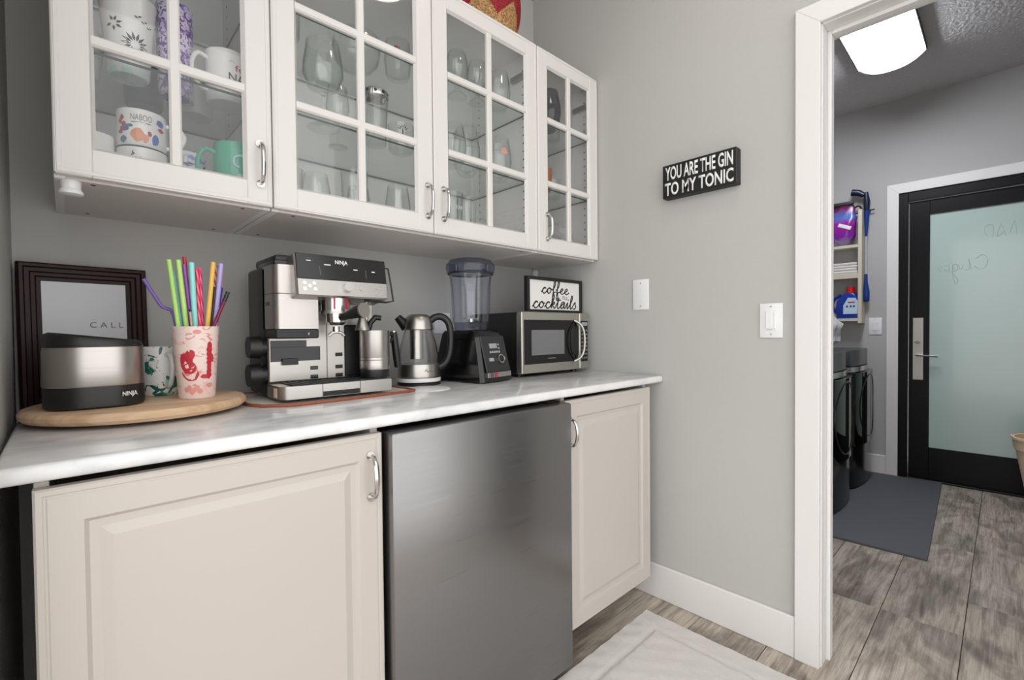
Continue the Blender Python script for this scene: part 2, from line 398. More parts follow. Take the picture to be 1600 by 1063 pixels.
# black exterior door in the laundry
t2 = struct(thing('trim_2', (XF, -1.6, 0)))
board([(-1.056, 0), (-1.056, 2.163), (-1.125, 2.092), (-1.125, 0)], XF - .018, XF, t2)
board([(-1.056, 2.163), (-2.21, 2.163), (-2.14, 2.092), (-1.125, 2.092)], XF - .018, XF, t2)
board([(-2.21, 2.163), (-2.21, 0), (-2.14, 0), (-2.14, 2.092)], XF - .018, XF, t2)
d1 = struct(thing('door_1', (XF, -1.62, 0)))
bx('door_frame', 'black_door', d1, XF - .005, XF + .1, -1.178, -1.122, 0, 2.094, .002)
bx('door_frame', 'black_door', d1, XF - .005, XF + .1, -2.148, -2.09, 0, 2.094, .002)
bx('head_frame', 'black_door', d1, XF - .005, XF + .1, -2.09, -1.178, 2.025, 2.094, .002)
XD = XF + .02
bx('stile', 'black_door', d1, XD, XD + .045, -1.295, -1.182, .012, 2.02, .002)
bx('stile', 'black_door', d1, XD, XD + .045, -2.086, -1.975, .012, 2.02, .002)
bx('top_rail', 'black_door', d1, XD, XD + .045, -1.975, -1.295, 1.918, 2.02, .001)
bx('bottom_rail', 'black_door', d1, XD, XD + .045, -1.975, -1.295, .012, .238, .001)
gl = bx('glass_pane', 'frosted_glass', d1, XD + .012, XD + .03, -1.977, -1.293, .236, 1.92)
# faint etched script on the frosted pane, seen from its back
m = MB()
scr = [[(-.00, .055), (-.03, .075), (-.055, .055), (-.05, .015), (-.02, 0), (.01, .02)], [(.02, 0), (.035, .06), (.03, .01), (.05, 0)], [(.06, .03), (.075, .005), (.085, .03)],
       [(.115, .03), (.095, .035), (.09, .008), (.105, .0), (.115, .03), (.112, -.03), (.10, -.07), (.088, -.05), (.125, .0)], [(.155, .03), (.135, .03), (.135, .0), (.155, .01), (.16, .0)], [(.175, .03), (.18, .0), (.195, .03)]]
for pth in scr:
    m.tube([(XD + .0112, -1.53 + p.x, 1.50 + p.y * 1.3) for p in catmull([(a, b_, 0) for a, b_ in pth], 4)], .0012, 5)
mat('etch', (170, 191, 184), .3)
build('etched_script', m, 'etch', gl)
m = MB()
for pth in ([(0, 0), (.01, .09), (.03, .02)], [(.05, .0), (.07, .08), (.09, .0), (.055, .03)], [(.11, 0), (.11, .08), (.15, .07), (.14, .01)]):
    m.tube([(XD + .0112, -1.72 + p.x, 1.71 + p.y) for p in catmull([(a, b_, 0) for a, b_ in pth], 3)], .0012, 5)
build('etched_script', m, 'etch', gl)
bx('sill', 'black_door', d1, XF - .03, XF + .1, -2.09, -1.178, 0, .012, .002)
lk = bx('lock_plate', 'steel_mw', d1, XD - .012, XD, -1.265, -1.205, .725, 1.176, .002)
part('lever', 'chrome', lk)(lambda m: m.cyl((XD - .012, -1.233, .905), (XD - .05, -1.233, .905), .008, 12).tube([(XD - .045, -1.226, .906), (XD - .05, -1.26, .904), (XD - .048, -1.345, .899)], .007, 8))
part('thumb_turn', 'chrome', lk)(lambda m: m.cyl((XD - .012, -1.233, .999), (XD - .026, -1.233, .999), .011, 14).box(XD - .036, XD - .024, -1.25, -1.216, .995, 1.003, .001))

# ------------------------------------------------------------------ wall cabinets with glass doors
DU, ZU, ZT = -.396, 1.424, 2.229
def handle(parent, x, y, z0, z1, name='handle'):
    zc = (z0 + z1) / 2; h = z1 - z0; m = MB()
    for z, sg in ((z0 + .006, 1), (z1 - .006, -1)):
        m.cyl((x, y, z), (x, y - .004, z), .0095, 14); m.cyl((x, y - .004, z), (x, y - .008, z), .006, 12)
    pts = [(x, y - .004, z0 + .006), (x, y - .016, z0 + .008), (x, y - .025, z0 + .018), (x, y - .029, z0 + .03)] 
    pts += [(x, y - .031, zc)] + [(a, b_, 2 * zc - c_) for a, b_, c_ in pts[::-1]]
    P = catmull(pts, 3); m.tube(P, [.0042 + .0016 * math.sin(PI * k / (len(P) - 1)) for k in range(len(P))], 10)
    return build(name, m, 'chrome', parent)
def glass_door(parent, x0, x1, hx):
    y1 = DU + .020; s = .058
    m = MB()
    for a, b_ in ((x0, x0 + s), (x1 - s, x1)): m.box(a, b_, DU, y1, ZU, ZT, .0025)
    for a, b_ in ((ZU, ZU + s), (ZT - s, ZT)): m.box(x0 + s - .001, x1 - s + .001, DU + .0006, y1, a, b_, .0012)
    # raised bead along the outer edge
    for a in (x0 + .004, x1 - .012): m.box(a, a + .008, DU - .0012, DU + .002, ZU + .012, ZT - .012, .0008)
    for a in (ZU + .004, ZT - .012): m.box(x0 + .004, x1 - .004, DU - .0012, DU + .002, a, a + .008, .0008)
    d = build('door', m, 'cabinet_white', parent)
    xc = (x0 + x1) / 2; zs = [ZU + s, 1.703, 1.958, ZT - s]; mu = .0115
    m = MB().box(xc - mu, xc + mu, DU + .001, y1 - .002, ZU + s - .002, ZT - s + .002, .004)
    build('muntin', m, 'cabinet_white', d)
    for z in zs[1:3]:
        build('muntin', MB().box(x0 + s - .002, x1 - s + .002, DU + .0015, y1 - .002, z - mu, z + mu, .004), 'cabinet_white', d)
    cols = [(x0 + s - .001, xc - mu + .001), (xc + mu - .001, x1 - s + .001)]
    for i in range(3):
        za = zs[i] + (mu if i else 0) - .001; zb = zs[i + 1] - (mu if i < 2 else 0) + .001
        for a, b_ in cols: bx('glass_pane', 'pane_glass', d, a, b_, y1 - .008, y1 - .004, za, zb, smooth=0)
    # sloped lips round the glass opening
    m = MB()
    for a, b_ in ((x0 + s, 1), (x1 - s, -1)): m.quad([(a, DU + .001, ZU + s), (a, DU + .001, ZT - s), (a + b_ * .006, y1 - .009, ZT - s), (a + b_ * .006, y1 - .009, ZU + s)])
    for z, b_ in ((ZU + s, 1), (ZT - s, -1)): m.quad([(x0 + s, DU + .001, z), (x1 - s, DU + .001, z), (x1 - s, y1 - .009, z + b_ * .006), (x0 + s, y1 - .009, z + b_ * .006)])
    build('bead', m, 'cabinet_white', d, smooth=0)
    handle(d, hx, DU, 1.470, 1.580)
    return d
SH1, SH2 = 1.700, 1.968                                 # tops of the two glass shelves
def wall_cabinet(x0, x1, doors, label):
    c = thing('wall_cabinet', ((x0 + x1) / 2, -.19, ZU), label, 'cabinet', 'wall cabinets with glass doors')
    yb, yf, t = -.002, DU + .022, .018
    bx('side_panel', 'cabinet_inside', c, x0 + .001, x0 + t, yf, yb, ZU - .005, ZT, .0008)
    bx('side_panel', 'cabinet_inside', c, x1 - t, x1 - .001, yf, yb, ZU - .005, ZT, .0008)
    bo = bx('bottom_panel', ['underside'], c, x0 + t, x1 - t, yf, yb, ZU - .005, ZU + .014)
    bx('top_panel', 'cabinet_inside', c, x0 + t, x1 - t, yf, yb, ZT - .018, ZT)
    bx('back_panel', 'cabinet_inside', c, x0 + t, x1 - t, -.010, yb, ZU + .014, ZT - .018)
    for z in (SH1, SH2):
        m = MB(); m.box(x0 + t + .001, x1 - t - .001, yf + .022, -.014, z - .006, z)
        for f in m.bm.faces:
            if abs(f.calc_center_median().z - (z - .003)) < 1e-4: f.material_index = 1
        build('glass_shelf', m, ['shelf_glass', 'shelf_edge'], c, smooth=0)
    for a, b_, hx in doors: glass_door(c, a, b_, hx)
    # shelf pin holes on the right side panel, cam covers below
    m = MB()
    for yy in (-.335, -.06):
        for z in [ZU + .05 + .032 * k for k in range(22)]: m.cyl((x1 - t, yy, z), (x1 - t - .0006, yy, z), .0032, 8)
    build('pin_holes', m, 'charcoal', c)['kind'] = 'stuff'
    for yy in (-.355, -.04):
        for xx in (x0 + .06, x1 - .06):
            part('cam_cover', 'charcoal', c)(lambda m: m.cyl((xx, yy, ZU - .0048), (xx, yy, ZU - .0056), .0045, 12))
    # door hinges
    for a, b_, hx in doors:
        side = a + .045 if hx > (a + b_) / 2 else b_ - .045
        for z in ((ZT - .11, ZU + .035)):
            sg = -1 if hx > (a + b_) / 2 else 1
            if (side > x1 - .1 and sg == 1) or (side < x0 + .1 and sg == -1):
                w = x1 - t if sg == 1 else x0 + t
                part('hinge', 'steel', c)(lambda m: m.box(min(w, w - sg * .02), max(w, w - sg * .02), yf + .012, yf + .095, z - .010, z + .012, .004))
    return c
wall_cabinet(-1.774, -1.3755, [(-1.773, -1.3765, -1.405)], 'white single-door glass wall cabinet full of mugs, at the left')
wall_cabinet(-1.3745, -.3998, [(-1.3735, -.892, -.916), (-.889, -.4008, -.854)], 'wide double-door white wall cabinet holding clear glassware')
wall_cabinet(-.3985, -.004, [(-.3975, -.005, -.349)], 'narrow white glass wall cabinet in the right corner')

# ------------------------------------------------------------------ base run
YB = -.702
def panel_door(parent, x0, x1, z0, z1, m_name, hx=None, hz=None, gi=.055):
    m = MB(); t = .020
    rings = [(0, t), (0, .003), (.003, 0), (.010, 0), (.0115, .0012), (.014, .0012), (.0155, 0), (gi, 0), (gi + .006, .0065), (gi + .018, .0065), (gi + .034, .0008), (gi + .037, .0008)]
    vs = []
    for i, dy in rings:
        y = YB + dy
        vs.append([m.bm.verts.new(p) for p in ((x0 + i, y, z0 + i), (x1 - i, y, z0 + i), (x1 - i, y, z1 - i), (x0 + i, y, z1 - i))])
    for a, b_ in zip(vs, vs[1:]):
        for k in range(4): m.bm.faces.new((a[k], a[(k + 1) % 4], b_[(k + 1) % 4], b_[k]))
    m.bm.faces.new(vs[-1]); m.bm.faces.new(vs[0][::-1])
    d = build('door', m, m_name, parent, smooth=12)
    if hx: handle(d, hx, YB, *hz)
    return d
def base_cabinet(x0, x1, hx, hz, label):
    c = thing('base_cabinet', ((x0 + x1) / 2, -.36, 0), label, 'cabinet', 'base cabinets under the worktop')
    for a in (x0 + .001, x1 - .018): bx('side_panel', 'base_cream', c, a, a + .017, YB + .022, -.02, .12, .888, .001)
    bx('bottom_panel', 'base_cream', c, x0 + .018, x1 - .018, YB + .022, -.02, .12, .138)
    bx('back_panel', 'base_cream', c, x0 + .018, x1 - .018, -.026, -.02, .138, .888)
    for xx in (x0 + .05, x1 - .05):
        for yy in (-.44, -.08): part('leg', 'black_plastic', c)(lambda m: m.lathe([(.028, 0), (.028, .008), (.016, .02), (.016, .10), (.026, .12)], (xx, yy, 0), 14, None, True, True))
    panel_door(c, x0, x1, .122, .880, 'base_cream', hx, hz)
    return c
base_cabinet(-1.803, -1.249, -1.279, (.735, .84), 'cream raised-panel base cabinet left of the steel fridge')
base_cabinet(-.6055, -.088, -.5860, (.728, .825), 'cream raised-panel base cabinet right of the steel fridge')
fr = thing('mini_fridge', (-.905, -.36, 0), 'under-counter fridge with brushed stainless steel door', 'fridge')
bx('body', 'charcoal', fr, -1.222, -.612, -.665, -.05, .03, .862, .004)
m = MB().box(-1.239, -.608, -.728, -.672, .040, .878, .006, 2); build('door', m, 'steel_fridge', fr)
bx('door_gasket', 'black_plastic', fr, -1.220, -.614, -.672, -.665, .05, .865)
for xx in (-1.19, -.65):
    for yy in (-.62, -.1): part('foot', 'black_plastic', fr)(lambda m: m.cyl((xx, yy, 0), (xx, yy, .03), .02, 14))
bx('hinge_cover', 'black_plastic', fr, -.68, -.62, -.69, -.64, .878, .883, .002)
m = MB().box(-1.843, -.0015, -.7125, -.002, .893, .92, .009, 3)
tag(build('worktop', m, 'marble'), 'long white marble worktop with soft grey veins', 'worktop')
struct(bx('trim_3', 'trim_white', None, -.030, -.0005, -.022, -.0005, .921, 1.417, .003))
# ------------------------------------------------------------------ on the worktop
ZC = .92
# turntable board
t = thing('turntable_board', (-1.63, -.27, ZC), 'round pale wooden turntable board under the cup and mug', 'board')
part('swivel_base', 'charcoal', t)(lambda m: m.lathe([(.12, 0), (.12, .007)], (-1.63, -.27, ZC), 32, None, True, True))
part('top', 'pale_wood', t)(lambda m: m.lathe([(.19, 0), (.203, .003), (.209, .010), (.209, .017), (.204, .024), (.198, .026)], (-1.63, -.27, ZC + .007), 72, None, True, True))
ZB = .9535
# dark picture frame in the left corner
f = thing('picture_frame', (-1.722, -.04, ZC), 'dark mahogany picture frame leaning in the left corner behind the board', 'picture frame')
mat('art_paper', (206, 207, 212), .35); fw, fh = .248, .362
def frame_ring(x0, x1, z0, z1, prof):
    m = MB(); vs = []
    for i, dy in prof:
        vs.append([m.bm.verts.new(q) for q in ((x0 + i, dy, z0 + i), (x1 - i, dy, z0 + i), (x1 - i, dy, z1 - i), (x0 + i, dy, z1 - i))])
    for a, b_ in zip(vs, vs[1:]):
        for k in range(4): m.bm.faces.new((a[k], a[(k + 1) % 4], b_[(k + 1) % 4], b_[k]))
    return m
def leaning(root, ang, fn):
    pass
root = f; rot = R(3.4)
pm = Matrix.Rotation(R(8), 4, 'Z') @ Matrix.Rotation(-rot, 4, 'X')
def put(name, mb, mt, par, smooth=20, label=None):
    for v in mb.bm.verts: v.co = Vector((-1.719, -.055, ZC + .0012)) + pm @ v.co
    return build(name, mb, mt, par, smooth, label)
put('moulding', frame_ring(-fw / 2, fw / 2, 0, fh, [(0, .012), (0, -.012), (.004, -.016), (.010, -.016), (.013, -.011), (.021, -.010), (.024, -.006), (.031, -.005), (.034, -.001), (.042, 0), (.043, .004)]), 'dark_wood', f)
mp_ = MB().box(-fw / 2 + .04, fw / 2 - .04, .002, .006, .04, fh - .04); put('print', mp_, 'art_paper', f)
bm = text_verts('C A L L'); fit(bm, .068, .014)
q = MB(); q.bm.free(); q.bm = bm
for v in bm.verts: v.co = Vector((.040 + v.co.x, .0012, .212 + v.co.y))
put('lettering', q, 'grey_print', f, 0)
q = MB().box(-fw / 2 + .01, fw / 2 - .01, .006, .011, .01, fh - .01); put('backing', q, 'charcoal', f)
# low rounded appliance base
def superell(a, b_, n, k=40):
    out = []
    for i in range(k):
        t_ = 2 * PI * i / k; c_, s_ = math.cos(t_), math.sin(t_)
        out.append((a * math.copysign(abs(c_) ** (2 / n), c_), b_ * math.copysign(abs(s_) ** (2 / n), s_)))
    return out
ap = thing('countertop_appliance', (-1.716, -.285, ZB), 'low rounded steel appliance with black base on the round board', 'appliance')
def lay(name, mt, sec, par, caps=True, slope=0.0):
    m = MB(); rings = []
    for sc_, z in sec: rings.append([m.bm.verts.new((-1.716 + x * sc_, -.285 + y * sc_, ZB + z - (slope * x if z > .13 else 0))) for x, y in superell(.0855, .098, 2.9, 56)])
    for a, b_ in zip(rings, rings[1:]):
        for k in range(len(a)): m.bm.faces.new((a[k], a[(k + 1) % len(a)], b_[(k + 1) % len(a)], b_[k]))
    if caps: m.bm.faces.new(rings[0][::-1]); m.bm.faces.new(rings[-1])
    return build(name, m, mt, par)
bs = lay('base', 'black_plastic', [(.95, 0), (.985, .004), (.985, .046)], ap)
lay('steel_band', 'steel', [(.99, .046), (1.0, .048), (.985, .118), (.97, .128)], ap)
lay('top_cap', 'black_plastic', [(.965, .127), (.978, .1285), (.975, .1395), (.94, .146), (.85, .150)], ap, slope=.11)
lettering('NINJA', .030, .0125, (-1.664, -.3755, ZB + .026), (.87, .49, 0), (0, 0, 1), 'white_print', bs, .02)
# mug
def mug(name, label, cx, cy, z, r, h, mt, ha=None, cat='mug', inner='white_ceramic', taper=1.0, group=None, hs=1.0, seg=36):
    root = thing(name, (cx, cy, z), label, cat, group); th = .0035; rb = r * taper
    prof = [(rb * .8, .0015), (rb * .82, 0), (rb * .9, 0), (rb * .96, .004), (rb, .012), (r, h - .004), (r - th * .3, h), (r - th * .8, h), (r - th, h - .003), (rb - th, .012), (rb * .6, .007)]
    m = MB(); m.lathe(prof, (cx, cy, z), seg, None, True, True)
    for f_ in m.bm.faces:
        c_ = f_.calc_center_median(); d = math.hypot(c_.x - cx, c_.y - cy)
        if d < rb * .7 and c_.z > z + .004 or (d < r - th * .9 and c_.z > z + .008): f_.material_index = 1
    build('body', m, [mt, inner], root)
    if ha is not None:
        d = Vector((math.cos(ha), math.sin(ha), 0)); o_ = Vector((cx, cy, z)); e = hs * .034
        pts = [o_ + d * (r - .002) + Vector((0, 0, h * .82)), o_ + d * (r + e * .6) + Vector((0, 0, h * .84)), o_ + d * (r + e) + Vector((0, 0, h * .64)), o_ + d * (r + e * .93) + Vector((0, 0, h * .42)), o_ + d * (r + e * .55) + Vector((0, 0, h * .22)), o_ + d * (rb - .002) + Vector((0, 0, h * .18))]
        build('handle', MB().tube(catmull(pts, 5), .0052, 10), mt, root)
    return root
mat('white_ceramic', (226, 224, 222), .22)
def motif_mat(name, base, cols, scale=18, dens=.52, det=3):
    m = mat(name, base, .3); nt, b_ = nodes(m); mp = mapped(nt, (1, 1, 1))
    last = lin(base)
    for k, c_ in enumerate(cols):
        n = noise(nt, mp, scale * (1 + .23 * k), det, .5, .8 + k); 
        ma = nt.nodes.new('ShaderNodeMapping'); ma.inputs['Location'].default_value = (k * 3.1, k * 1.7, k * 5.3); nt.links.new(mp.outputs[0], ma.inputs[0]); nt.links.new(ma.outputs[0], n.inputs['Vector'])
        st = nt.nodes.new('ShaderNodeMapRange'); st.inputs['From Min'].default_value = dens; st.inputs['From Max'].default_value = dens + .03; nt.links.new(n.outputs['Fac'], st.inputs['Value'])
        last = mixc(nt, last, lin(c_), st.outputs[0])
    nt.links.new(last, b_.inputs['Base Color']); return m
motif_mat('red_floral', (238, 218, 210), [(238, 196, 188), (228, 150, 146)], 30, .60, 4)
motif_mat('green_motif', (230, 230, 228), [(168, 200, 178), (40, 118, 100), (24, 90, 80)], 24, .60)
gm = mug('coffee_mug', 'white mug with green botanical print behind the floral cup on the board', -1.588, -.185, ZB, .0405, .122, 'green_motif', R(-78))
for c_ in children(gm):
    if c_.name.startswith('handle'): c_.data.materials[0] = MATS['white_ceramic']
# floral cup holding straws
CX, CY = -1.533, -.32
cup = thing('floral_cup', (CX, CY, ZB), 'tall white cup with red floral print holding colourful straws', 'cup')
part('body', ['red_floral'], cup)(lambda m: m.lathe([(.030, .001), (.036, 0), (.0375, .003), (.0485, .170), (.0478, .171), (.0462, .170), (.0355, .008), (.01, .006)], (CX, CY, ZB), 44, None, True, True))
mat('red_print', (190, 44, 58), .4); mat('pink_print', (226, 150, 142), .4)
rng = random.Random(3)
cr = lambda v: .0375 + .011 * v / .170 + .0006
patch_cyl([blob(-.020, .075, .014, .016, 12, .5, rng), blob(-.014, .060, .016, .012, 12, .5, rng), blob(-.008, .09, .006, .014, 10, .4, rng)], CX, CY, cr, R(-97), 0, 'red_print', None) if False else None
def cup_patch(polys, m):
    bm = bmesh.new()
    for poly in polys:
        vs = []
        for u, v in poly:
            r_ = cr(v); a = R(-99) + u / .043; vs.append(bm.verts.new((CX + r_ * math.cos(a), CY + r_ * math.sin(a), ZB + v)))
        bm.faces.new(vs)
    build('printed_motif', bm, m, cup, 0)['kind'] = 'stuff'
cup_patch([blob(-.020, .088, .014, .024, 14, .5, rng), blob(-.014, .058, .017, .013, 14, .5, rng), blob(-.010, .105, .006, .012, 10, .4, rng), blob(-.016, .073, .015, .014, 14, .3, rng)], 'red_print')
cup_patch([blob(.026, .075 + .01 * k, .006, .009, 8, .6, rng) for k in range(-2, 6)] + [blob(.016, .052, .009, .006, 9, .5, rng), blob(.030, .095, .009, .012, 9, .6, rng)], 'red_print')
cup_patch([blob(-.012 + .006 * k, .018 + .004 * (k % 3), .006, .007, 8, .6, rng) for k in range(-2, 4)] + [blob(.028, .03, .009, .006, 8, .6, rng), blob(.002, .158, .008, .005, 9, .4, rng)], 'pink_print')
# straws and stirrers, each a thing of its own
def stripe_mat(name, a, b_, sc=90):
    m = mat(name, a, .25); nt, p = nodes(m); mp = mapped(nt, (1, 1, 1), rot=(.6, .3, 0)); w = nt.nodes.new('ShaderNodeTexWave'); w.inputs['Scale'].default_value = sc / 6.28; nt.links.new(mp.outputs[0], w.inputs['Vector'])
    st = nt.nodes.new('ShaderNodeMapRange'); st.inputs['From Min'].default_value = .45; st.inputs['From Max'].default_value = .55; nt.links.new(w.outputs['Fac'], st.inputs['Value'])
    nt.links.new(mixc(nt, lin(a), lin(b_), st.outputs[0]), p.inputs['Base Color']); return name
G = 'straws and stirrers in the floral cup'
def straw(name, label, top, foot, r, m, mid=None, dy=0.0, topdy=0.0):
    """top/foot in x,z on the cup's mid plane; hollow open-ended tube"""
    P = [Vector((foot[0], CY + dy * .4, foot[1]))] + [Vector((a, CY + dy + topdy, b_)) for a, b_ in (mid or [])] + [Vector((top[0], CY + dy + topdy, top[1]))]
    r *= 1.2; mb = MB(); mb.tube(P, r, 12, cap=False); mb.tube(P, r * .78, 12, cap=False)
    return tag(build(name, mb, m, None), label, 'straw', G)
for n_, c_ in (('straw_lime', (176, 222, 116)), ('straw_lime2', (186, 226, 128)), ('straw_teal', (150, 226, 226)), ('straw_yellow', (236, 190, 92)), ('straw_purple', (120, 92, 172)), ('straw_red', (206, 40, 66)), ('straw_violet', (170, 96, 196)), ('straw_lav', (176, 166, 226)), ('straw_coral', (240, 128, 104)), ('pen_purple', (86, 50, 150)), ('pen_maroon', (120, 16, 60)), ('tan_wood', (206, 172, 150)), ('straw_orange', (226, 84, 40)), ('straw_blue', (150, 200, 220))): mat(n_, c_, .25)
stripe_mat('twist_pink', (216, 30, 80), (246, 110, 120), 260); stripe_mat('twist_hot', (232, 48, 130), (250, 130, 180), 260); stripe_mat('twist_red', (206, 36, 40), (236, 214, 200), 260); stripe_mat('marker_stripe', (24, 22, 26), (60, 56, 62), 400)
straw('straw', 'leftmost upright lime green straw in the floral cup', (-1.586, 1.279), (-1.553, .968), .0042, 'straw_lime', dy=-.018)
straw('straw', 'second lime green straw from the left in the floral cup', (-1.567, 1.281), (-1.540, .966), .0045, 'straw_lime2', dy=-.012)
straw('bent_straw', 'purple bendy straw bent out to the left over the cup rim', (-1.630, 1.234), (-1.545, .966), .0032, 'straw_purple', [(-1.574, 1.150), (-1.580, 1.164), (-1.596, 1.171), (-1.601, 1.178)], dy=.012)
straw('straw', 'tallest crimson straw behind the teal one', (-1.550, 1.293), (-1.532, .968), .0034, 'straw_red', dy=.020)
straw('straw', 'violet straw just left of the teal one', (-1.553, 1.273), (-1.528, .968), .0036, 'straw_violet', dy=.006)
straw('straw', 'thick teal straw in the middle of the floral cup', (-1.541, 1.277), (-1.530, .966), .0050, 'straw_teal', dy=-.012)
straw('straw', 'crimson straw with pale twist right of the teal one', (-1.529, 1.266), (-1.522, .968), .0040, 'twist_pink', dy=-.004)
straw('straw', 'hot pink twisted straw right of the crimson twist', (-1.521, 1.268), (-1.514, .968), .0038, 'twist_hot', dy=.012)
straw('straw', 'yellow straw leaning right in the floral cup', (-1.496, 1.282), (-1.525, .966), .0046, 'straw_yellow', dy=-.010)
straw('straw', 'red and white striped straw behind the yellow one', (-1.487, 1.277), (-1.517, .970), .0036, 'twist_red', dy=.010)
straw('straw', 'pale lavender straw leaning right', (-1.479, 1.280), (-1.510, .970), .0044, 'straw_lav', dy=-.010)
straw('straw', 'coral straw at the far right behind the lavender one', (-1.472, 1.268), (-1.505, .972), .0036, 'straw_coral', dy=.020)
straw('straw', 'pale blue thin straw with an orange tip between the lime ones', (-1.574, 1.255), (-1.545, .972), .0030, 'straw_blue', dy=.004)
def pen(label, top, foot, r, m, capm, dy, cl=.05):
    a = Vector((foot[0], CY + dy * .4, foot[1])); b_ = Vector((top[0], CY + dy, top[1])); d = (b_ - a).normalized(); c_ = b_ - d * cl
    root = thing('pen', a, label, 'pen', 'pens in the floral cup')
    build('barrel', MB().cyl(a, c_, r, 12), m, root); build('cap', MB().cyl(c_, b_, r * 1.15, 12), capm, root); return root
pen('deep purple pen leaning right among the straws', (-1.478, 1.222), (-1.512, .972), .0042, 'pen_purple', 'pen_purple', .002)
pen('maroon pen with striped black cap leaning furthest right', (-1.470, 1.210), (-1.552, .984), .0040, 'pen_maroon', 'marker_stripe', -.032, .026)
pen('dark capped marker behind the yellow straw', (-1.492, 1.222), (-1.516, .974), .0036, 'black_plastic', 'black_plastic', -.006)
pen('thin tan wooden stirrer between the lime and teal straws', (-1.549, 1.165), (-1.535, .972), .0022, 'tan_wood', 'black_plastic', -.030, .006)

# espresso machine
em = thing('espresso_machine', (-1.21, -.26, ZC), 'large steel and black espresso machine with grinder and drip tray', 'espresso machine')
X0, X1 = -1.366, -1.055
bx('rear_body', 'black_plastic', em, X0, X1, -.285, -.115, .934, 1.292, .010, 2)
bx('rear_lid', 'black_plastic', em, X0 + .012, X0 + .10, -.33, -.15, 1.292, 1.318, .008, 2)
bx('hopper_lid', 'black_gloss', em, X0 + .006, X0 + .112, -.345, -.20, 1.288, 1.302, .004, 2)
gr = part('grinder_housing', 'steel', em)(lambda m: m.prism([(X0 + .112, -.26), (X0, -.26), (X0, -.338)] + [(X0 + .022 - .022 * math.cos(a), -.338 - .022 * math.sin(a)) for a in (R(22), R(45), R(68))] + [(X0 + .022, -.36), (X0 + .112, -.36)], 1.118, 1.288))
bx('seam', 'charcoal', gr, X0 - .0004, X0 + .1125, -.3604, -.262, 1.211, 1.2125)
bx('side_vent', 'black_gloss', gr, X0 - .001, X0 + .01, -.315, -.285, 1.180, 1.192, .002)
bb = bx('grinder_band', 'black_plastic', em, X0 + .001, X0 + .113, -.361, -.26, 1.092, 1.118, .003)
lettering('T', .006, .006, (X0 + .085, -.3612, 1.104), (1, 0, 0), (0, 0, 1), 'white_print', bb)
fp = bx('front_panel', 'steel_pale', em, X0 + .004, X1 - .002, -.290, -.282, .972, 1.20, .002)
def on_front(x0_, x1_, z0_, z1_, nm='black_inlay', mt='black_gloss', dpt=.0015, yy=-.290): return bx(nm, mt, fp, x0_, x1_, yy - dpt, yy + .001, z0_, z1_, .0006)
on_front(-1.358, -1.262, 1.066, 1.086); on_front(-1.358, -1.224, 1.028, 1.068, dpt=.003)
on_front(-1.330, -1.288, 1.018, 1.036, 'tamper_clip', 'black_plastic', .010)
for x_, y_ in ((-1.252, -.290), (-1.180, -.2935)):
    for z_ in (1.000, .975): on_front(x_, x_ + .022, z_, z_ + .011, 'slot', yy=y_)
on_front(-1.180, -1.158, 1.036, 1.047, 'slot', yy=-.2935)
bx('column', 'steel_pale', em, -1.205, -1.150, -.2935, -.288, .972, 1.165, .002)
bx('dark_recess', 'black_plastic', em, -1.150, -1.062, -.296, -.289, .975, 1.13, .003)
# head with control panel, tilted back slightly
Mh = Matrix.Translation((0, -.405, 1.205)) @ Matrix.Rotation(R(-9), 4, 'X')
def head(name, mt, x0_, x1_, y0_, y1_, z0_, z1_, bev=.0, par=None, seg=1):
    return build(name, MB().box(x0_, x1_, y0_, y1_, z0_, z1_, bev, seg, Mh), mt, par or em)
hd = head('head', 'steel', -1.326, -1.062, .002, .10, 0, .117, .004)
hp = head('display_panel', 'black_gloss', -1.322, -1.066, -.001, .003, .046, .114, .001)
cpn = head('control_strip', 'steel_pale', -1.322, -1.066, -.001, .003, .002, .046, .001)
def hv(x, y, z): return Mh @ Vector((x, y, z))
upv = (Mh.to_3x3() @ Vector((0, 0, 1)))
lettering('NINJA', .036, .015, hv(-1.200, -.0012, .096), (1, 0, 0), upv, 'white_print', hp, .02)
for x_, z_, w_ in ((-1.290, .096, .012), (-1.240, .088, .018), (-1.160, .080, .012), (-1.106, .078, .010)):
    head('mode_mark', 'white_print', x_ - w_ / 2, x_ + w_ / 2, -.0016, 0, z_ - .0012, z_ + .0012, 0, hp)
for x_ in (-1.262, -1.130): head('divider', 'grey_print', x_, x_ + .0012, -.0016, 0, .058, .082, 0, hp)
def dial(x_, z_, r_, d_, nm='dial'):
    c_ = hv(x_, 0, z_); e_ = hv(x_, -d_, z_); part(nm, ['chrome'], cpn)(lambda m: m.cyl(c_, e_, r_, 24, r_ * .93))
dial(-1.190, .026, .0135, .018); dial(-1.148, .027, .007, .004, 'button')
for x_, z_ in ((-1.305, .034), (-1.292, .026), (-1.305, .018), (-1.280, .034), (-1.278, .018), (-1.100, .032), (-1.103, .016), (-1.085, .030), (-1.084, .015)): dial(x_, z_, .0055, .003, 'button')
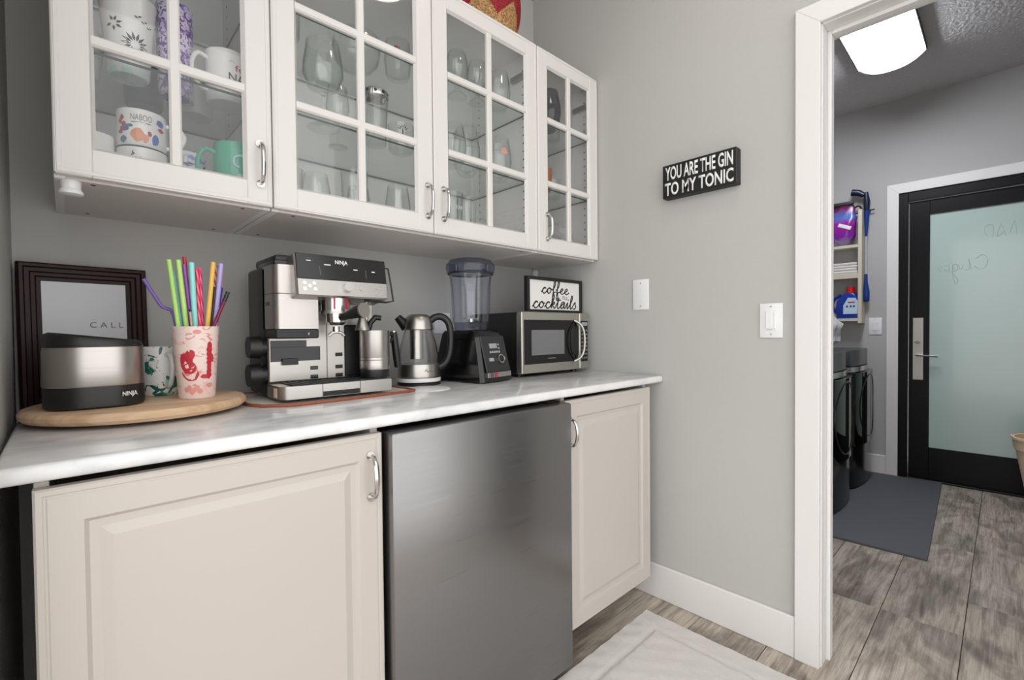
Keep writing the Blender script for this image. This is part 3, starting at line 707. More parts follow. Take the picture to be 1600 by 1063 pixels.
# group head, portafilter, steam wand
part('group_head', 'chrome', em)(lambda m: m.cyl((-1.200, -.350, 1.166), (-1.200, -.350, 1.206), .040, 32))
part('group_collar', 'steel', em)(lambda m: m.cyl((-1.200, -.350, 1.160), (-1.200, -.350, 1.168), .043, 32))
for a_ in (-118, -72, -64): 
    part('red_mark', 'red_print', em)(lambda m: m.box(-.0025, .0025, -.0405, -.0395, 1.172, 1.202, 0, 1, Matrix.Translation((-1.200, -.350, 0)) @ Matrix.Rotation(R(a_ + 90), 4, 'Z')))
pf = part('portafilter', 'chrome', em)(lambda m: m.lathe([(.018, 1.128), (.026, 1.136), (.028, 1.160)], (-1.200, -.350, 0), 28, None, True, True))
part('spout', 'chrome', pf)(lambda m: m.cyl((-1.200, -.350, 1.124), (-1.200, -.350, 1.108), .010, 16).tube([(-1.222, -.352, 1.098), (-1.214, -.352, 1.106), (-1.200, -.352, 1.109), (-1.186, -.352, 1.106), (-1.178, -.352, 1.098)], .0045, 10))
part('portafilter_handle', 'black_plastic', pf)(lambda m: m.tube([(-1.195, -.375, 1.150), (-1.188, -.40, 1.156), (-1.178, -.425, 1.162), (-1.167, -.452, 1.167)], [.010, .013, .0165, .0185], 20))
part('handle_cap', 'steel_pale', pf)(lambda m: m.cyl((-1.1672, -.4515, 1.167), (-1.1655, -.457, 1.1675), .0205, 28))
part('steam_wand', 'steel', em)(lambda m: m.tube([(-1.105, -.345, 1.21), (-1.105, -.350, 1.17), (-1.108, -.345, 1.13), (-1.109, -.342, 1.07)], .006, 12))
part('wand_sleeve', 'steel', em)(lambda m: m.lathe([(.008, 1.155), (.011, 1.15), (.022, 1.113)], (-1.118, -.345, 0), 24))
part('wand_lever', 'black_plastic', em)(lambda m: m.tube([(-1.098, -.34, 1.10), (-1.090, -.34, 1.135), (-1.076, -.345, 1.152), (-1.060, -.35, 1.150)], [.006, .008, .009, .008], 12))
part('cup_rail', 'black_plastic', em)(lambda m: m.tube([(-1.062, -.36, 1.302), (-1.046, -.372, 1.300), (-1.044, -.385, 1.25), (-1.042, -.395, 1.200), (-1.06, -.385, 1.196), (-1.13, -.385, 1.199)], .0028, 8))
# drip tray
tray = part('drip_tray', 'steel_pale', em)(lambda m: m.prism([(X1, -.285), (X0, -.285), (X0, -.375)] + [(X0 + .026 - .026 * math.cos(a), -.375 - .026 * math.sin(a)) for a in (R(22), R(45), R(68))] + [(X0 + .026, -.401), (X1, -.401)], .934, .968))
for a_, b_ in ((-1.262, -1.2605), (-1.155, -1.1535)): bx('seam', 'charcoal', tray, a_, b_, -.4016, -.40, .934, .968)
bx('tray_pull', 'black_plastic', tray, -1.260, -1.156, -.4018, -.40, .935, .948)
mat('sticker', (226, 200, 194), .5); bx('sticker', 'sticker', tray, X0 - .0008, X0, -.365, -.340, .938, .962)
gt = MB()
for k in range(15): gt.box(X0 + .03 + k * .0185, X0 + .0365 + k * .0185, -.392, -.296, .968, .9712)
for k in range(6): gt.box(X0 + .03, X1 - .008, -.390 + k * .018, -.387 + k * .018, .9682, .9708)
build('drip_grate', gt, 'charcoal', tray, smooth=0)
# side knobs
for y_, z_, r_ in ((-.262, 1.069, .031), (-.258, .992, .033)):
    kn = part('side_knob', 'black_plastic', em)(lambda m: m.cyl((X0 + .002, y_, z_), (X0 - .012, y_, z_), r_ * .8, 28).cyl((X0 - .012, y_, z_), (X0 - .040, y_, z_), r_, 32, r_ * .92))
# machine stands on a pale mat with leather-brown rim
mat('mat_top', (206, 200, 192), .7); mat('leather', (150, 84, 56), .5)
cm = thing('counter_mat', (-1.2, -.25, ZC), 'thin pale counter mat with brown leather edge under the espresso machine', 'mat')
mo = [(-1.425, -.085), (-1.425, -.34), (-1.405, -.395), (-1.35, -.432), (-1.20, -.428), (-1.0, -.408), (-.972, -.395), (-.972, -.085)]
part('surface', 'mat_top', cm)(lambda m: m.prism(mo, ZC, ZC + .004))
part('edge_binding', 'leather', cm)(lambda m: m.tube([(x, y, ZC + .0045) for x, y in mo], .0042, 8, True))
for o_ in [em]: o_.location.z += 0
# steel milk jug on the drip tray
jx, jy, jz = -1.083, -.352, .972
jg = thing('milk_jug', (jx, jy, jz), 'tall steel milk frothing jug with black base on the drip tray', 'jug')
R_ = .0445
part('base', 'black_plastic', jg)(lambda m: m.lathe([(R_ * .94, 0), (R_ * .97, .003), (R_ * .97, .024)], (jx, jy, jz), 36, None, True, True))
part('body', 'steel', jg)(lambda m: m.lathe([(R_ * .985, .024), (R_, .026), (R_, .048), (R_ * .985, .0495), (R_ * .985, .051), (R_, .0525), (R_, .058), (R_ * .985, .0595), (R_, .061), (R_, .140), (R_ * .96, .140), (R_ * .96, .03)], (jx, jy, jz), 40, None, True, False))
dx, dy_ = .82, .30
def jp(s_, z_): return (jx + dx * s_, jy + dy_ * s_, jz + z_)
hdl = part('handle', 'black_plastic', jg)(lambda m: m.tube([jp(.040, .128), jp(.07, .130), jp(.100, .128)], .0065, 10).tube([jp(.100, .136), jp(.106, .10), jp(.116, .048), jp(.120, .022)], [.0095, .0115, .012, .0105], 14).tube([jp(.100, .118), jp(.070, .100), jp(.046, .066)], .005, 10))
part('handle_cap', 'chrome', hdl)(lambda m: m.cyl(jp(.100, .135), jp(.0995, .139), .0095, 14))
# kettle
kx, ky, kz = -.850, -.229, ZC
kt = thing('electric_kettle', (kx, ky, kz), 'glass and steel electric kettle with black handle beside the blender', 'kettle')
part('power_base', 'black_plastic', kt)(lambda m: m.lathe([(.074, 0), (.076, .002), (.076, .008), (.072, .011)], (kx, ky, kz), 44, None, True, True))
kb = part('steel_base', 'steel', kt)(lambda m: m.lathe([(.072, .012), (.0745, .014), (.0755, .028), (.074, .029), (.074, .031), (.0755, .032), (.0745, .060), (.072, .074)], (kx, ky, kz), 48, None, True, True))
part('base_ring', 'white_plastic', kb)(lambda m: m.lathe([(.0757, .013), (.0765, .016), (.0765, .024), (.0757, .026)], (kx, ky, kz), 48))
lettering_cyl('Chefman', .036, .009, kx, ky, kz + .052, .0758, R(-122), 'grey_print', kb) if False else None
m = MB(); m.tube([p for p in catmull([(kx - .022, ky - .0725, kz + .050), (kx - .016, ky - .0738, kz + .058), (kx - .012, ky - .0743, kz + .048), (kx - .004, ky - .0752, kz + .053), (kx + .004, ky - .0752, kz + .049), (kx + .012, ky - .0744, kz + .053)], 5)], .0009, 5); build('script_logo', m, 'grey_print', kb)
part('glass_body', 'kettle_glass', kt)(lambda m: m.lathe([(.0715, .074), (.071, .10), (.064, .14), (.054, .175), (.0485, .197), (.0465, .197), (.052, .175), (.062, .14), (.069, .10), (.0695, .076)], (kx, ky, kz), 48))
part('infuser', 'steel', kt)(lambda m: m.lathe([(.022, .09), (.024, .092), (.024, .196)], (kx - .008, ky, kz), 24, None, True, True))
ld = part('lid', 'steel', kt)(lambda m: m.lathe([(.0500, .193), (.0525, .196), (.050, .218), (.045, .236), (.036, .246), (.026, .2495), (.0, .2505)], (kx, ky, kz), 48, None, True, False))
hx, hy = .843, -.537
def kp(s_, z_): return (kx + hx * s_, ky + hy * s_, kz + z_)
part('handle', 'black_plastic', kt)(lambda m: m.tube(catmull([kp(.040, .225), kp(.062, .240), kp(.088, .238), kp(.108, .215), (kp(.114, .17)), kp(.110, .115), kp(.096, .078), kp(.070, .058)], 5), .0125, 14))
part('spout', 'black_plastic', kt)(lambda m: m.tube([kp(-.040, .205), kp(-.056, .222), kp(-.072, .240)], [.022, .017, .013], 16))
mat('coaster', (232, 231, 230), .4)
tag(part('coaster', 'coaster', None)(lambda m: m.lathe([(.070, 0), (.071, .0015), (.068, .003)], (-.905, -.372, ZC), 44, None, True, True)), 'flat round white coaster in front of the kettle', 'coaster')
# blender
bl = thing('blender', (0, 0, 0), 'black countertop blender with smoky clear jar and dial control panel', 'blender')
def poly_base():
    m = MB(); secs = [(0.004, .090, -.128, .115), (.03, .090, -.126, .115), (.09, .084, -.112, .108), (.15, .076, -.096, .098), (.178, .072, -.086, .092), (.190, .066, -.076, .085)]
    rings = []
    for z, hw, yf, yb in secs:
        c_ = .010
        rings.append([m.bm.verts.new((x, y, z)) for x, y in ((-hw + c_, yf - .004), (0, yf - .010), (hw - c_, yf - .004), (hw, yf + c_), (hw, yb - c_), (hw - c_, yb), (-hw + c_, yb), (-hw, yb - c_), (-hw, yf + c_))])
    for a, b_ in zip(rings, rings[1:]):
        for k in range(9): m.bm.faces.new((a[k], a[(k + 1) % 9], b_[(k + 1) % 9], b_[k]))
    m.bm.faces.new(rings[0][::-1]); m.bm.faces.new(rings[-1]); return m
bd = build('motor_base', poly_base(), 'black_gloss', bl, smooth=28)
tl = math.atan2(.036, .15)
Mp = Matrix.Translation((0, -.1335, .04)) @ Matrix.Rotation(-R(14.5), 4, 'X')
cpb = build('control_panel', MB().box(-.070, .068, -.003, .004, -.002, .134, .003, 1, Mp), 'charcoal', bl)
def bp_(n_, mt, x0_, x1_, z0_, z1_, d_=.0012, bev=0): return build(n_, MB().box(x0_, x1_, -.003 - d_, -.0025, z0_, z1_, bev, 1, Mp), mt, cpb)
mat('lcd', (150, 156, 160), .3); mat('steel_flat', (196, 194, 190), .35, metal=.6)
bp_('display', 'lcd', -.030, .014, .086, .104)
for k in range(5): part('button', 'steel_flat', cpb)(lambda m: m.cyl(Mp @ Vector((-.030 + .0125 * k, -.003, .072)), Mp @ Vector((-.030 + .0125 * k, -.005, .072)), .0045, 12))
for z_ in (.100, .086): bp_('button', 'steel_flat', .020, .027, z_ - .003, z_ + .003)
dl = part('dial', 'chrome', cpb)(lambda m: m.cyl(Mp @ Vector((.012, -.003, .044)), Mp @ Vector((.012, -.016, .044)), .0165, 28))
part('dial_face', 'black_plastic', cpb)(lambda m: m.cyl(Mp @ Vector((.012, -.0155, .044)), Mp @ Vector((.012, -.0172, .044)), .0125, 24))
bp_('switch', 'steel_flat', -.046, -.022, .038, .050, .003); bp_('switch', 'steel_flat', .030, .046, .040, .052, .003)
badge = build('badge_plate', MB().box(-.068, .066, -.1405, -.128, .020, .038, .001), 'steel_pale', bl)
mat('badge_blue', (50, 60, 90), .4)
for x_, w_, mt in ((-.056, .004, 'badge_blue'), (-.048, .006, 'badge_blue'), (-.034, .004, 'red_print'), (-.028, .006, 'red_print'), (-.019, .003, 'red_print')): bx('badge_stripe', mt, badge, x_, x_ + w_, -.1411, -.140, .021, .037)
for sx_ in (-1, 1):
    for yy in (-.10, .09): part('foot', 'black_plastic', bl)(lambda m: m.cyl((sx_ * .07, yy, 0), (sx_ * .07, yy, .006), .012, 12))
part('jar_neck', 'lid_plastic', bl)(lambda m: m.lathe([(.060, .190), (.064, .192), (.066, .215), (.070, .222)], (0, 0, 0), 36, None, True, False))
def jar_wall(sgn):
    m = MB(); rings = []
    for z, r_ in ((.222, .071), (.235, .074), (.30, .077), (.36, .080), (.410, .083), (.418, .086)):
        ring = []
        for k in range(72):
            a = 2 * PI * k / 72; fl_ = 0
            if z < .385 and z > .23:
                ph = (k % 18)
                if 6 <= ph <= 11: fl_ = -.009
            ring.append(m.bm.verts.new(((r_ + fl_ + sgn) * math.cos(a), (r_ + fl_ + sgn) * math.sin(a), z)))
        rings.append(ring)
    for a, b_ in zip(rings, rings[1:]):
        for k in range(72): m.bm.faces.new((a[k], a[(k + 1) % 72], b_[(k + 1) % 72], b_[k]))
    return m
part('lid_gasket', 'charcoal', bl)(lambda m: m.lathe([(.084, .402), (.0875, .403), (.0875, .408), (.084, .409)], (0, 0, 0), 44))
jr = build('jar', jar_wall(0), 'jar_plastic', bl, 12); build('jar_inner_wall', jar_wall(-.003), 'jar_plastic', jr)
part('blade', 'chrome', jr)(lambda m: m.cyl((0, 0, .222), (0, 0, .235), .012, 14).box(-.035, .035, -.006, .006, .234, .236).box(-.006, .006, -.035, .035, .236, .238))
lid = part('jar_lid', 'lid_plastic', bl)(lambda m: m.lathe([(.086, .408), (.091, .412), (.0935, .425), (.0935, .438), (.090, .444), (.084, .446), (.080, .456), (.06, .462), (.0, .463)], (0, 0, 0), 44, None, False, False))
part('lid_tab', 'lid_plastic', lid)(lambda m: m.box(-.020, .020, -.100, -.088, .405, .435, .004)); part('lid_tab', 'lid_plastic', lid)(lambda m: m.box(-.100, -.088, -.020, .020, .405, .435, .004)); part('lid_tab', 'lid_plastic', lid)(lambda m: m.box(.088, .100, -.020, .020, .405, .435, .004))
move(bl, (-.634, -.258, ZC), R(10))
# microwave
mw = thing('microwave', (-.246, -.19, ZC), 'black microwave with steel front in the right corner of the worktop', 'microwave')
A0, A1, Y0 = -.461, -.030, -.360
bx('body', 'black_plastic', mw, A0 + .004, A1 - .002, Y0 + .03, -.03, .934, 1.182, .004)
dr = part('door', ['steel_mw'], mw)(lambda m: m.box(A0, -.098, Y0, Y0 + .03, .936, 1.184, .003))
cp = part('control_panel', ['steel_mw'], mw)(lambda m: m.box(-.096, A1, Y0, Y0 + .03, .936, 1.184, .003))
bx('window_frame', 'black_gloss', dr, -.450, -.115, Y0 - .0015, Y0 + .002, .972, 1.152, .001)
mat('oven_window', (112, 112, 114), .25); bx('window', 'oven_window', dr, -.408, -.205, Y0 - .0022, Y0, 1.008, 1.110)
lettering('HAMILTON', .052, .005, (-.288, Y0 - .0022, .992), (1, 0, 0), (0, 0, 1), 'grey_print', dr) if False else bx('logo_bar', 'grey_print', dr, -.310, -.262, Y0 - .0022, Y0, .9905, .9945)
hz = [(-.128, .972), (-.148, .985), (-.172, 1.01), (-.186, 1.04), (-.186, 1.085), (-.172, 1.115), (-.148, 1.14), (-.128, 1.152)]
part('handle_well', 'black_gloss', dr)(lambda m: m.prism([(x, z) for x, z in hz] + [(-.112, 1.12), (-.112, 1.0)], 0, .004, Matrix(((1, 0, 0, 0), (0, 0, -1, Y0 - .0012), (0, 1, 0, 0), (0, 0, 0, 1)))))
part('handle_grip', 'black_plastic', dr)(lambda m: m.prism([(-.150, 1.0), (-.163, 1.02), (-.166, 1.06), (-.163, 1.105), (-.150, 1.125), (-.132, 1.125), (-.122, 1.10), (-.122, 1.025), (-.132, 1.0)], 0, .006, Matrix(((1, 0, 0, 0), (0, 0, -1, Y0 - .003), (0, 1, 0, 0), (0, 0, 0, 1))), .002))
part('handle', 'steel_pale', dr)(lambda m: m.tube(catmull([(-.140, Y0 - .003, 1.152), (-.118, Y0 - .020, 1.135), (-.104, Y0 - .028, 1.105), (-.100, Y0 - .030, 1.06), (-.104, Y0 - .028, 1.018), (-.118, Y0 - .020, .988), (-.140, Y0 - .003, .972)], 5), .0058, 10))
pn = bx('keypad', 'black_gloss', cp, -.090, -.040, Y0 - .0015, Y0 + .002, .968, 1.150, .001)
bx('display', 'lcd', cp, -.085, -.045, Y0 - .0024, Y0, 1.128, 1.144)
for r_ in range(8):
    for c_ in range(3): bx('key', 'grey_print', cp, -.086 + c_ * .0150, -.075 + c_ * .0150, Y0 - .0022, Y0 - .001, .980 + r_ * .0175, .988 + r_ * .0175)
for xx in (A0 + .04, A1 - .04):
    for yy in (Y0 + .06, -.07): part('foot', 'black_plastic', mw)(lambda m: m.cyl((xx, yy, ZC), (xx, yy, .9345), .014, 12))
# coffee sign on the microwave
cs = thing('framed_sign', (-.205, -.30, 1.1845), 'small framed sign reading coffee till cocktails on the microwave', 'sign')
mat('sign_white', (226, 224, 221), .6); mat('sign_black', (16, 16, 17), .5)
for nm, a in (('frame_side', (-.385, -.371, 1.1845, 1.335)), ('frame_side', (-.039, -.025, 1.1845, 1.335)), ('frame_rail', (-.371, -.039, 1.1845, 1.197)), ('frame_rail', (-.371, -.039, 1.322, 1.335))):
    bx(nm, 'sign_black', cs, a[0], a[1], -.320, -.298, a[2], a[3], .001)
bx('board', 'sign_white', cs, -.372, -.038, -.312, -.302, 1.196, 1.323)
cursive('coffee', .178, (-.207, -.3125, 1.268), (1, 0, 0), (0, 0, 1), .0025, 'black_print', cs)
lettering('TILL', .042, .015, (-.140, -.3122, 1.2510), (1, 0, 0), (0, 0, 1), 'grey_print', cs)
cursive('cocktails', .285, (-.209, -.3125, 1.2045), (1, 0, 0), (0, 0, 1), .0026, 'black_print', cs)
# outlets and switches
def plate(name, label, ctr, right, w, h, kind, cat):
    right = Vector(right); n = right.cross(Vector((0, 0, 1))); o_ = Vector(ctr)
    M = Matrix((( right.x, -n.x, 0, o_.x), (right.y, -n.y, 0, o_.y), (0, 0, 1, o_.z), (0, 0, 0, 1)))
    root = thing(name, ctr, label, cat)
    q = MB().box(-w / 2, w / 2, -.006, 0, -h / 2, h / 2, .0025, 2, M); build('plate', q, 'white_plastic', root)
    if kind == 'dimmer':
        build('frame_ring', MB().box(-.0185, .0185, -.0072, -.005, -.035, .035, .0008, 1, M), 'white_plastic', root)
        build('rocker', MB().box(-.0165, .004, -.0095, -.006, -.026, .031, .001, 1, M), 'white_plastic', root)
        build('slider', MB().box(.007, .0145, -.009, -.006, -.028, .030, .001, 1, M), 'white_plastic', root)
        build('led_bar', MB().box(-.014, .006, -.0075, -.0068, -.0325, -.0312, 0, 1, M), 'charcoal', root)
    if kind == 'rocker':
        build('rocker', MB().box(-.0165, .0165, -.0090, -.005, -.033, .033, .001, 1, M), 'white_plastic', root)
    if kind == 'outlet':
        for z_ in (-.019, .019): build('socket', MB().box(-.015, .015, -.0075, -.005, z_ - .013, z_ + .013, .002, 1, M), 'white_plastic', root)
    for z_ in (-.048, .048):
        if h > .11 and kind != 'dimmer' or kind == 'dimmer': build('screw', MB().cyl(M @ Vector((0, -.006, z_)), M @ Vector((0, -.0068, z_)), .0028, 10), 'steel_pale', root)
    return root
plate('wall_outlet', 'white outlet plate on the back wall behind the kettle', (-.588, 0, 1.143), (1, 0, 0), .08, .088, 'outlet', 'outlet')
plate('blank_plate', 'plain white wall plate on the grey wall above the worktop end', (0, -.612, 1.255), (0, -1, 0), .074, .128, 'blank', 'wall plate')
plate('dimmer_switch', 'white dimmer switch plate beside the doorway casing', (0, -1.116, 1.1345), (0, -1, 0), .073, .119, 'dimmer', 'switch')
plate('light_switch', 'white light switch by the black laundry door', (XF, -.988, 1.119), (0, -1, 0), .08, .128, 'rocker', 'switch')
# GIN sign
gs = thing('block_sign', (0, -.874, 1.685), 'black wooden block sign with white capitals on the grey wall', 'sign')
bx('block', 'sign_black', gs, -.040, -.0005, -1.015, -.733, 1.622, 1.750, .002)
lettering('YOU ARE THE GIN', .258, .052, (-.040, -.874, 1.7155), (0, -1, 0), (0, 0, 1), 'white_print', gs, .022)
lettering('TO MY TONIC', .262, .050, (-.040, -.874, 1.6550), (0, -1, 0), (0, 0, 1), 'white_print', gs, .022)
# white puck under the first wall cabinet
pk = part('under_cabinet_knob', 'white_plastic', None)(lambda m: m.lathe([(.015, 0), (.019, .002), (.019, .007), (.0155, .012), (.0165, .028)], (-1.748, -.358, ZU - .033), 28, None, True, True))
tag(pk, 'small white plastic sensor knob under the mug cabinet', 'sensor')
# woven basket on top
m = mat('straw_weave', (196, 152, 92), .7); nt, b_ = nodes(m)
t_ = nt.nodes.new('ShaderNodeTexCoord'); sp = nt.nodes.new('ShaderNodeSeparateXYZ'); nt.links.new(t_.outputs['Object'], sp.inputs[0])
at2 = nt.nodes.new('ShaderNodeMath'); at2.operation = 'ARCTAN2'; nt.links.new(sp.outputs[1], at2.inputs[0]); nt.links.new(sp.outputs[0], at2.inputs[1])
mu_ = nt.nodes.new('ShaderNodeMath'); mu_.operation = 'MULTIPLY'; mu_.inputs[1].default_value = 2.2; nt.links.new(at2.outputs[0], mu_.inputs[0])
pp = nt.nodes.new('ShaderNodeMath'); pp.operation = 'PINGPONG'; pp.inputs[1].default_value = 1.0; nt.links.new(mu_.outputs[0], pp.inputs[0])
ml = nt.nodes.new('ShaderNodeMath'); ml.operation = 'MULTIPLY'; ml.inputs[1].default_value = .07; nt.links.new(pp.outputs[0], ml.inputs[0])
sb = nt.nodes.new('ShaderNodeMath'); sb.operation = 'SUBTRACT'; nt.links.new(sp.outputs[2], sb.inputs[0]); nt.links.new(ml.outputs[0], sb.inputs[1])
gt_ = nt.nodes.new('ShaderNodeMath'); gt_.operation = 'GREATER_THAN'; gt_.inputs[1].default_value = .055; nt.links.new(sb.outputs[0], gt_.inputs[0])
mp = mapped(nt, (1, 1, 1)); n1 = noise(nt, mp, 160, 2); r1 = ramp(nt, [(.35, (120, 80, 42)), (.65, (200, 160, 106))]); nt.links.new(n1.outputs['Fac'], r1.inputs['Fac'])
r2 = ramp(nt, [(.35, (96, 14, 24)), (.65, (176, 36, 46))]); nt.links.new(n1.outputs['Fac'], r2.inputs['Fac'])
nt.links.new(mixc(nt, r1.outputs[0], r2.outputs[0], gt_.outputs[0]), b_.inputs['Base Color'])
bk = thing('woven_basket', (-.54, -.225, ZT), 'round woven straw basket with red zigzag on top of the cabinets', 'basket')
prof = [(.10, .002)]
for k in range(40):
    z = .004 + k * .0068; u_ = (z - .15) / .16; r_ = .158 * math.sqrt(max(.05, 1 - .60 * u_ * u_)); prof += [(r_ - .0014, z), (r_ + .0014, z + .0034)]
part('body', 'straw_weave', bk)(lambda m: m.lathe(prof, (-.54, -.225, ZT), 72, None, True, False))
part('carry_handle', 'tan_wood', bk)(lambda m: m.tube(catmull([(-.41, -.20, ZT + .24), (-.372, -.20, ZT + .22), (-.350, -.21, ZT + .15), (-.348, -.22, ZT + .06), (-.352, -.23, ZT + .006)], 5), .003, 8))
# ------------------------------------------------------------------ cabinet contents
mat('mint_body', (206, 218, 216), .28); mat('black_ink', (40, 44, 48), .5); mat('mint_ink', (160, 208, 202), .5)
motif_mat('mint_wash', (216, 222, 222), [(190, 218, 212), (176, 212, 206)], 9, .54)
motif_mat('purple_print', (214, 208, 232), [(150, 120, 196), (104, 70, 170), (120, 40, 110)], 34, .57)
motif_mat('blue_print', (222, 224, 230), [(130, 150, 200), (60, 84, 140)], 30, .57)
mat('jade_glaze', (70, 160, 132), .15); mat('red_enamel', (190, 26, 40), .25); mat('grey_glaze', (150, 152, 156), .25); mat('slate_glaze', (62, 66, 72), .3)
GM = 'mugs in the first wall cabinet'
def cyl_patch(root, polys, m, cx, cy, z, r, ang):
    bm = bmesh.new()
    for poly in polys:
        vs = []
        for u, v in poly:
            rr = (r(v) if callable(r) else r) + .0007; a = ang + u / .045; vs.append(bm.verts.new((cx + rr * math.cos(a), cy + rr * math.sin(a), z + v)))
        bm.faces.new(vs)
    o_ = build('printed_motif', bm, m, root, 0); o_['kind'] = 'stuff'; return o_
def petal(u, v, a, L, w): 
    c_, s_ = math.cos(a), math.sin(a)
    return [(u + c_ * x - s_ * y, v + s_ * x + c_ * y) for x, y in ((L * .28, 0), (L * .55, -w), (L, 0), (L * .55, w))]
# tall mint mug with the black flower
mx, my = -1.643, -.262
t = mug('tall_mug', 'tall pale mint mug with black flower drawings on the cabinet shelf', mx, my, SH1, .054, .178, 'mint_wash', R(110), taper=.72, group=GM)
rm = lambda v: .054 * .72 + (.054 * .28) * (v - .012) / .162
cyl_patch(t, [petal(.014, .064, 2 * PI * k / 14, .028, .003) for k in range(14)], 'black_ink', mx, my, SH1, rm, R(-96))
cyl_patch(t, [petal(-.024, .100, a, .017, .003) for a in (R(70), R(110), R(200), R(330), R(270), R(20))], 'black_ink', mx, my, SH1, rm, R(-96))
cyl_patch(t, [petal(.008 + .006 * k, .128 - .003 * k, R(-25 + 50 * (k % 2)), .012, .0016) for k in range(6)], 'black_ink', mx, my, SH1, rm, R(-96))
# purple patterned tumbler
t = thing('insulated_tumbler', (-1.548, -.225, SH1), 'slim lilac tumbler with purple scribble pattern beside the mint mug', 'tumbler', GM)
part('body', 'purple_print', t)(lambda m: m.lathe([(.032, 0), (.036, .003), (.039, .22), (.037, .224), (.034, .222), (.032, .01)], (-1.548, -.225, SH1), 36, None, True, True))
part('base_disc', 'pen_purple', t)(lambda m: m.lathe([(.028, -.0002), (.028, .002)], (-1.548, -.225, SH1), 28, None, True, True))
# white mug with lettering
t = mug('coffee_mug', 'white mug with dark capitals and small flowers on the upper right', -1.442, -.262, SH1, .050, .128, 'white_ceramic', R(195), group=GM)
lettering_cyl('NAV', .054, .021, -1.442, -.262, SH1 + .058, .050, R(-68), 'black_print', t, .01)
lettering_cyl('fe', .022, .016, -1.442, -.262, SH1 + .084, .050, R(-70), 'red_print', t, .01)
cyl_patch(t, [petal(-.006 + .005 * k, .088, R(60 * k), .006, .0016) for k in range(4)], 'tan_wood', -1.442, -.262, SH1 + .008, .050, R(-92))
t = mug('coffee_mug', 'white mug with dark script half hidden at the left door edge', -1.722, -.20, SH1, .042, .10, 'white_ceramic', None, taper=.75, group=GM)
cyl_patch(t, [petal(.004 * k, .04 + .003 * (k % 2), R(30 + 90 * (k % 2)), .009, .0012) for k in range(-3, 6)], 'black_ink', -1.722, -.20, SH1, .038, R(-70))
mug('coffee_mug', 'plain white mug behind the lilac tumbler', -1.492, -.135, SH1, .041, .095, 'white_ceramic', R(250), group=GM)
mug('dark_mug', 'dark slate mug at the back behind the mint mug', -1.60, -.11, SH1, .042, .10, 'slate_glaze', None, group=GM)
Z0 = ZU + .0142
t = mug('coffee_mug', 'white mug with leaf drawing under the stacked illustrated mug', -1.622, -.262, Z0, .0475, .099, 'white_ceramic', R(10), group=GM, hs=.8)
cyl_patch(t, [petal(-.024 + .005 * k, .072 + .004 * (k % 2), R(40 + 35 * k), .013, .0012) for k in range(6)], 'black_ink', -1.622, -.262, Z0, .0475, R(-95))
part('rim_line', 'black_ink', t)(lambda m: m.lathe([(.0477, .0955), (.0480, .0975), (.0474, .0992)], (-1.622, -.262, Z0), 36))
ZN = Z0 + .1005
t = mug('illustrated_mug', 'illustrated white mug reading NABOO stacked on another mug', -1.622, -.262, ZN, .0475, .082, 'white_ceramic', R(-8), group=GM)
lettering_cyl('NABOO', .040, .014, -1.622, -.262, ZN + .062, .0476, R(-96), 'grey_print', t)
rg = random.Random(5)
for n_, c_ in (('ink_red', (170, 60, 64)), ('ink_blue', (56, 96, 168)), ('ink_orange', (214, 140, 104)), ('ink_teal', (70, 120, 130))): mat(n_, c_, .4)
cyl_patch(t, [blob(-.040 + .004 * (k % 3), .028 + .008 * k, .005, .006, 8, .6, rg) for k in range(5)] + [blob(.014, .028, .004, .007, 8, .5, rg), blob(.038, .045, .008, .005, 8, .6, rg)], 'ink_red', -1.622, -.262, ZN, .0475, R(-96))
cyl_patch(t, [blob(.024, .018, .007, .012, 9, .6, rg), blob(-.030, .036, .008, .006, 9, .6, rg), blob(.036, .060, .009, .008, 9, .5, rg)], 'ink_blue', -1.622, -.262, ZN, .0475, R(-96))
cyl_patch(t, [blob(-.006, .022, .012, .014, 10, .5, rg), blob(.006, .016, .006, .010, 9, .5, rg)], 'ink_orange', -1.622, -.262, ZN, .0475, R(-96))
cyl_patch(t, [blob(-.034, .012, .008, .009, 8, .5, rg), blob(-.022, .042, .008, .004, 8, .5, rg)], 'ink_teal', -1.622, -.262, ZN, .0475, R(-96))
cyl_patch(t, [blob(-.001, .0505, .018, .0016, 12, .3, rg)], 'black_ink', -1.622, -.262, ZN, .0475, R(-96))
t = mug('coffee_mug', 'white enamel mug with a red stripe at the lower left', -1.712, -.245, Z0, .0435, .118, 'white_ceramic', None, group=GM)
cyl_patch(t, [[(-.006, .01), (.003, .01), (.003, .116), (-.006, .116)]], 'red_enamel', -1.712, -.245, Z0, .0435, R(-100))
mug('coffee_mug', 'white mug with blue line pattern left of the jade mug', -1.524, -.190, Z0, .043, .135, 'blue_print', R(260), group=GM)
t = mug('jade_mug', 'glossy jade green mug with white swirl in the lower right pane', -1.432, -.290, Z0, .051, .150, 'jade_glaze', R(190), inner='jade_glaze', group=GM, hs=1.1)
m = MB(); m.tube([(-1.432 + .0518 * math.cos(R(-92) + u / .05), -.290 + .0518 * math.sin(R(-92) + u / .05), Z0 + .035 + v) for u, v, _ in catmull([(-.004, .050, 0), (-.014, .058, 0), (-.012, .074, 0), (.004, .080, 0), (.020, .068, 0), (.030, .045, 0), (.034, .02, 0)], 5)], .003, 6); build('printed_motif', m, 'mint_ink', t)
cyl_patch(t, [blob(.000, .026, .009, .010, 9, .5, rg), blob(.020, .016, .012, .010, 10, .4, rg)], 'mint_ink', -1.432, -.290, Z0 + .035, .051, R(-92))

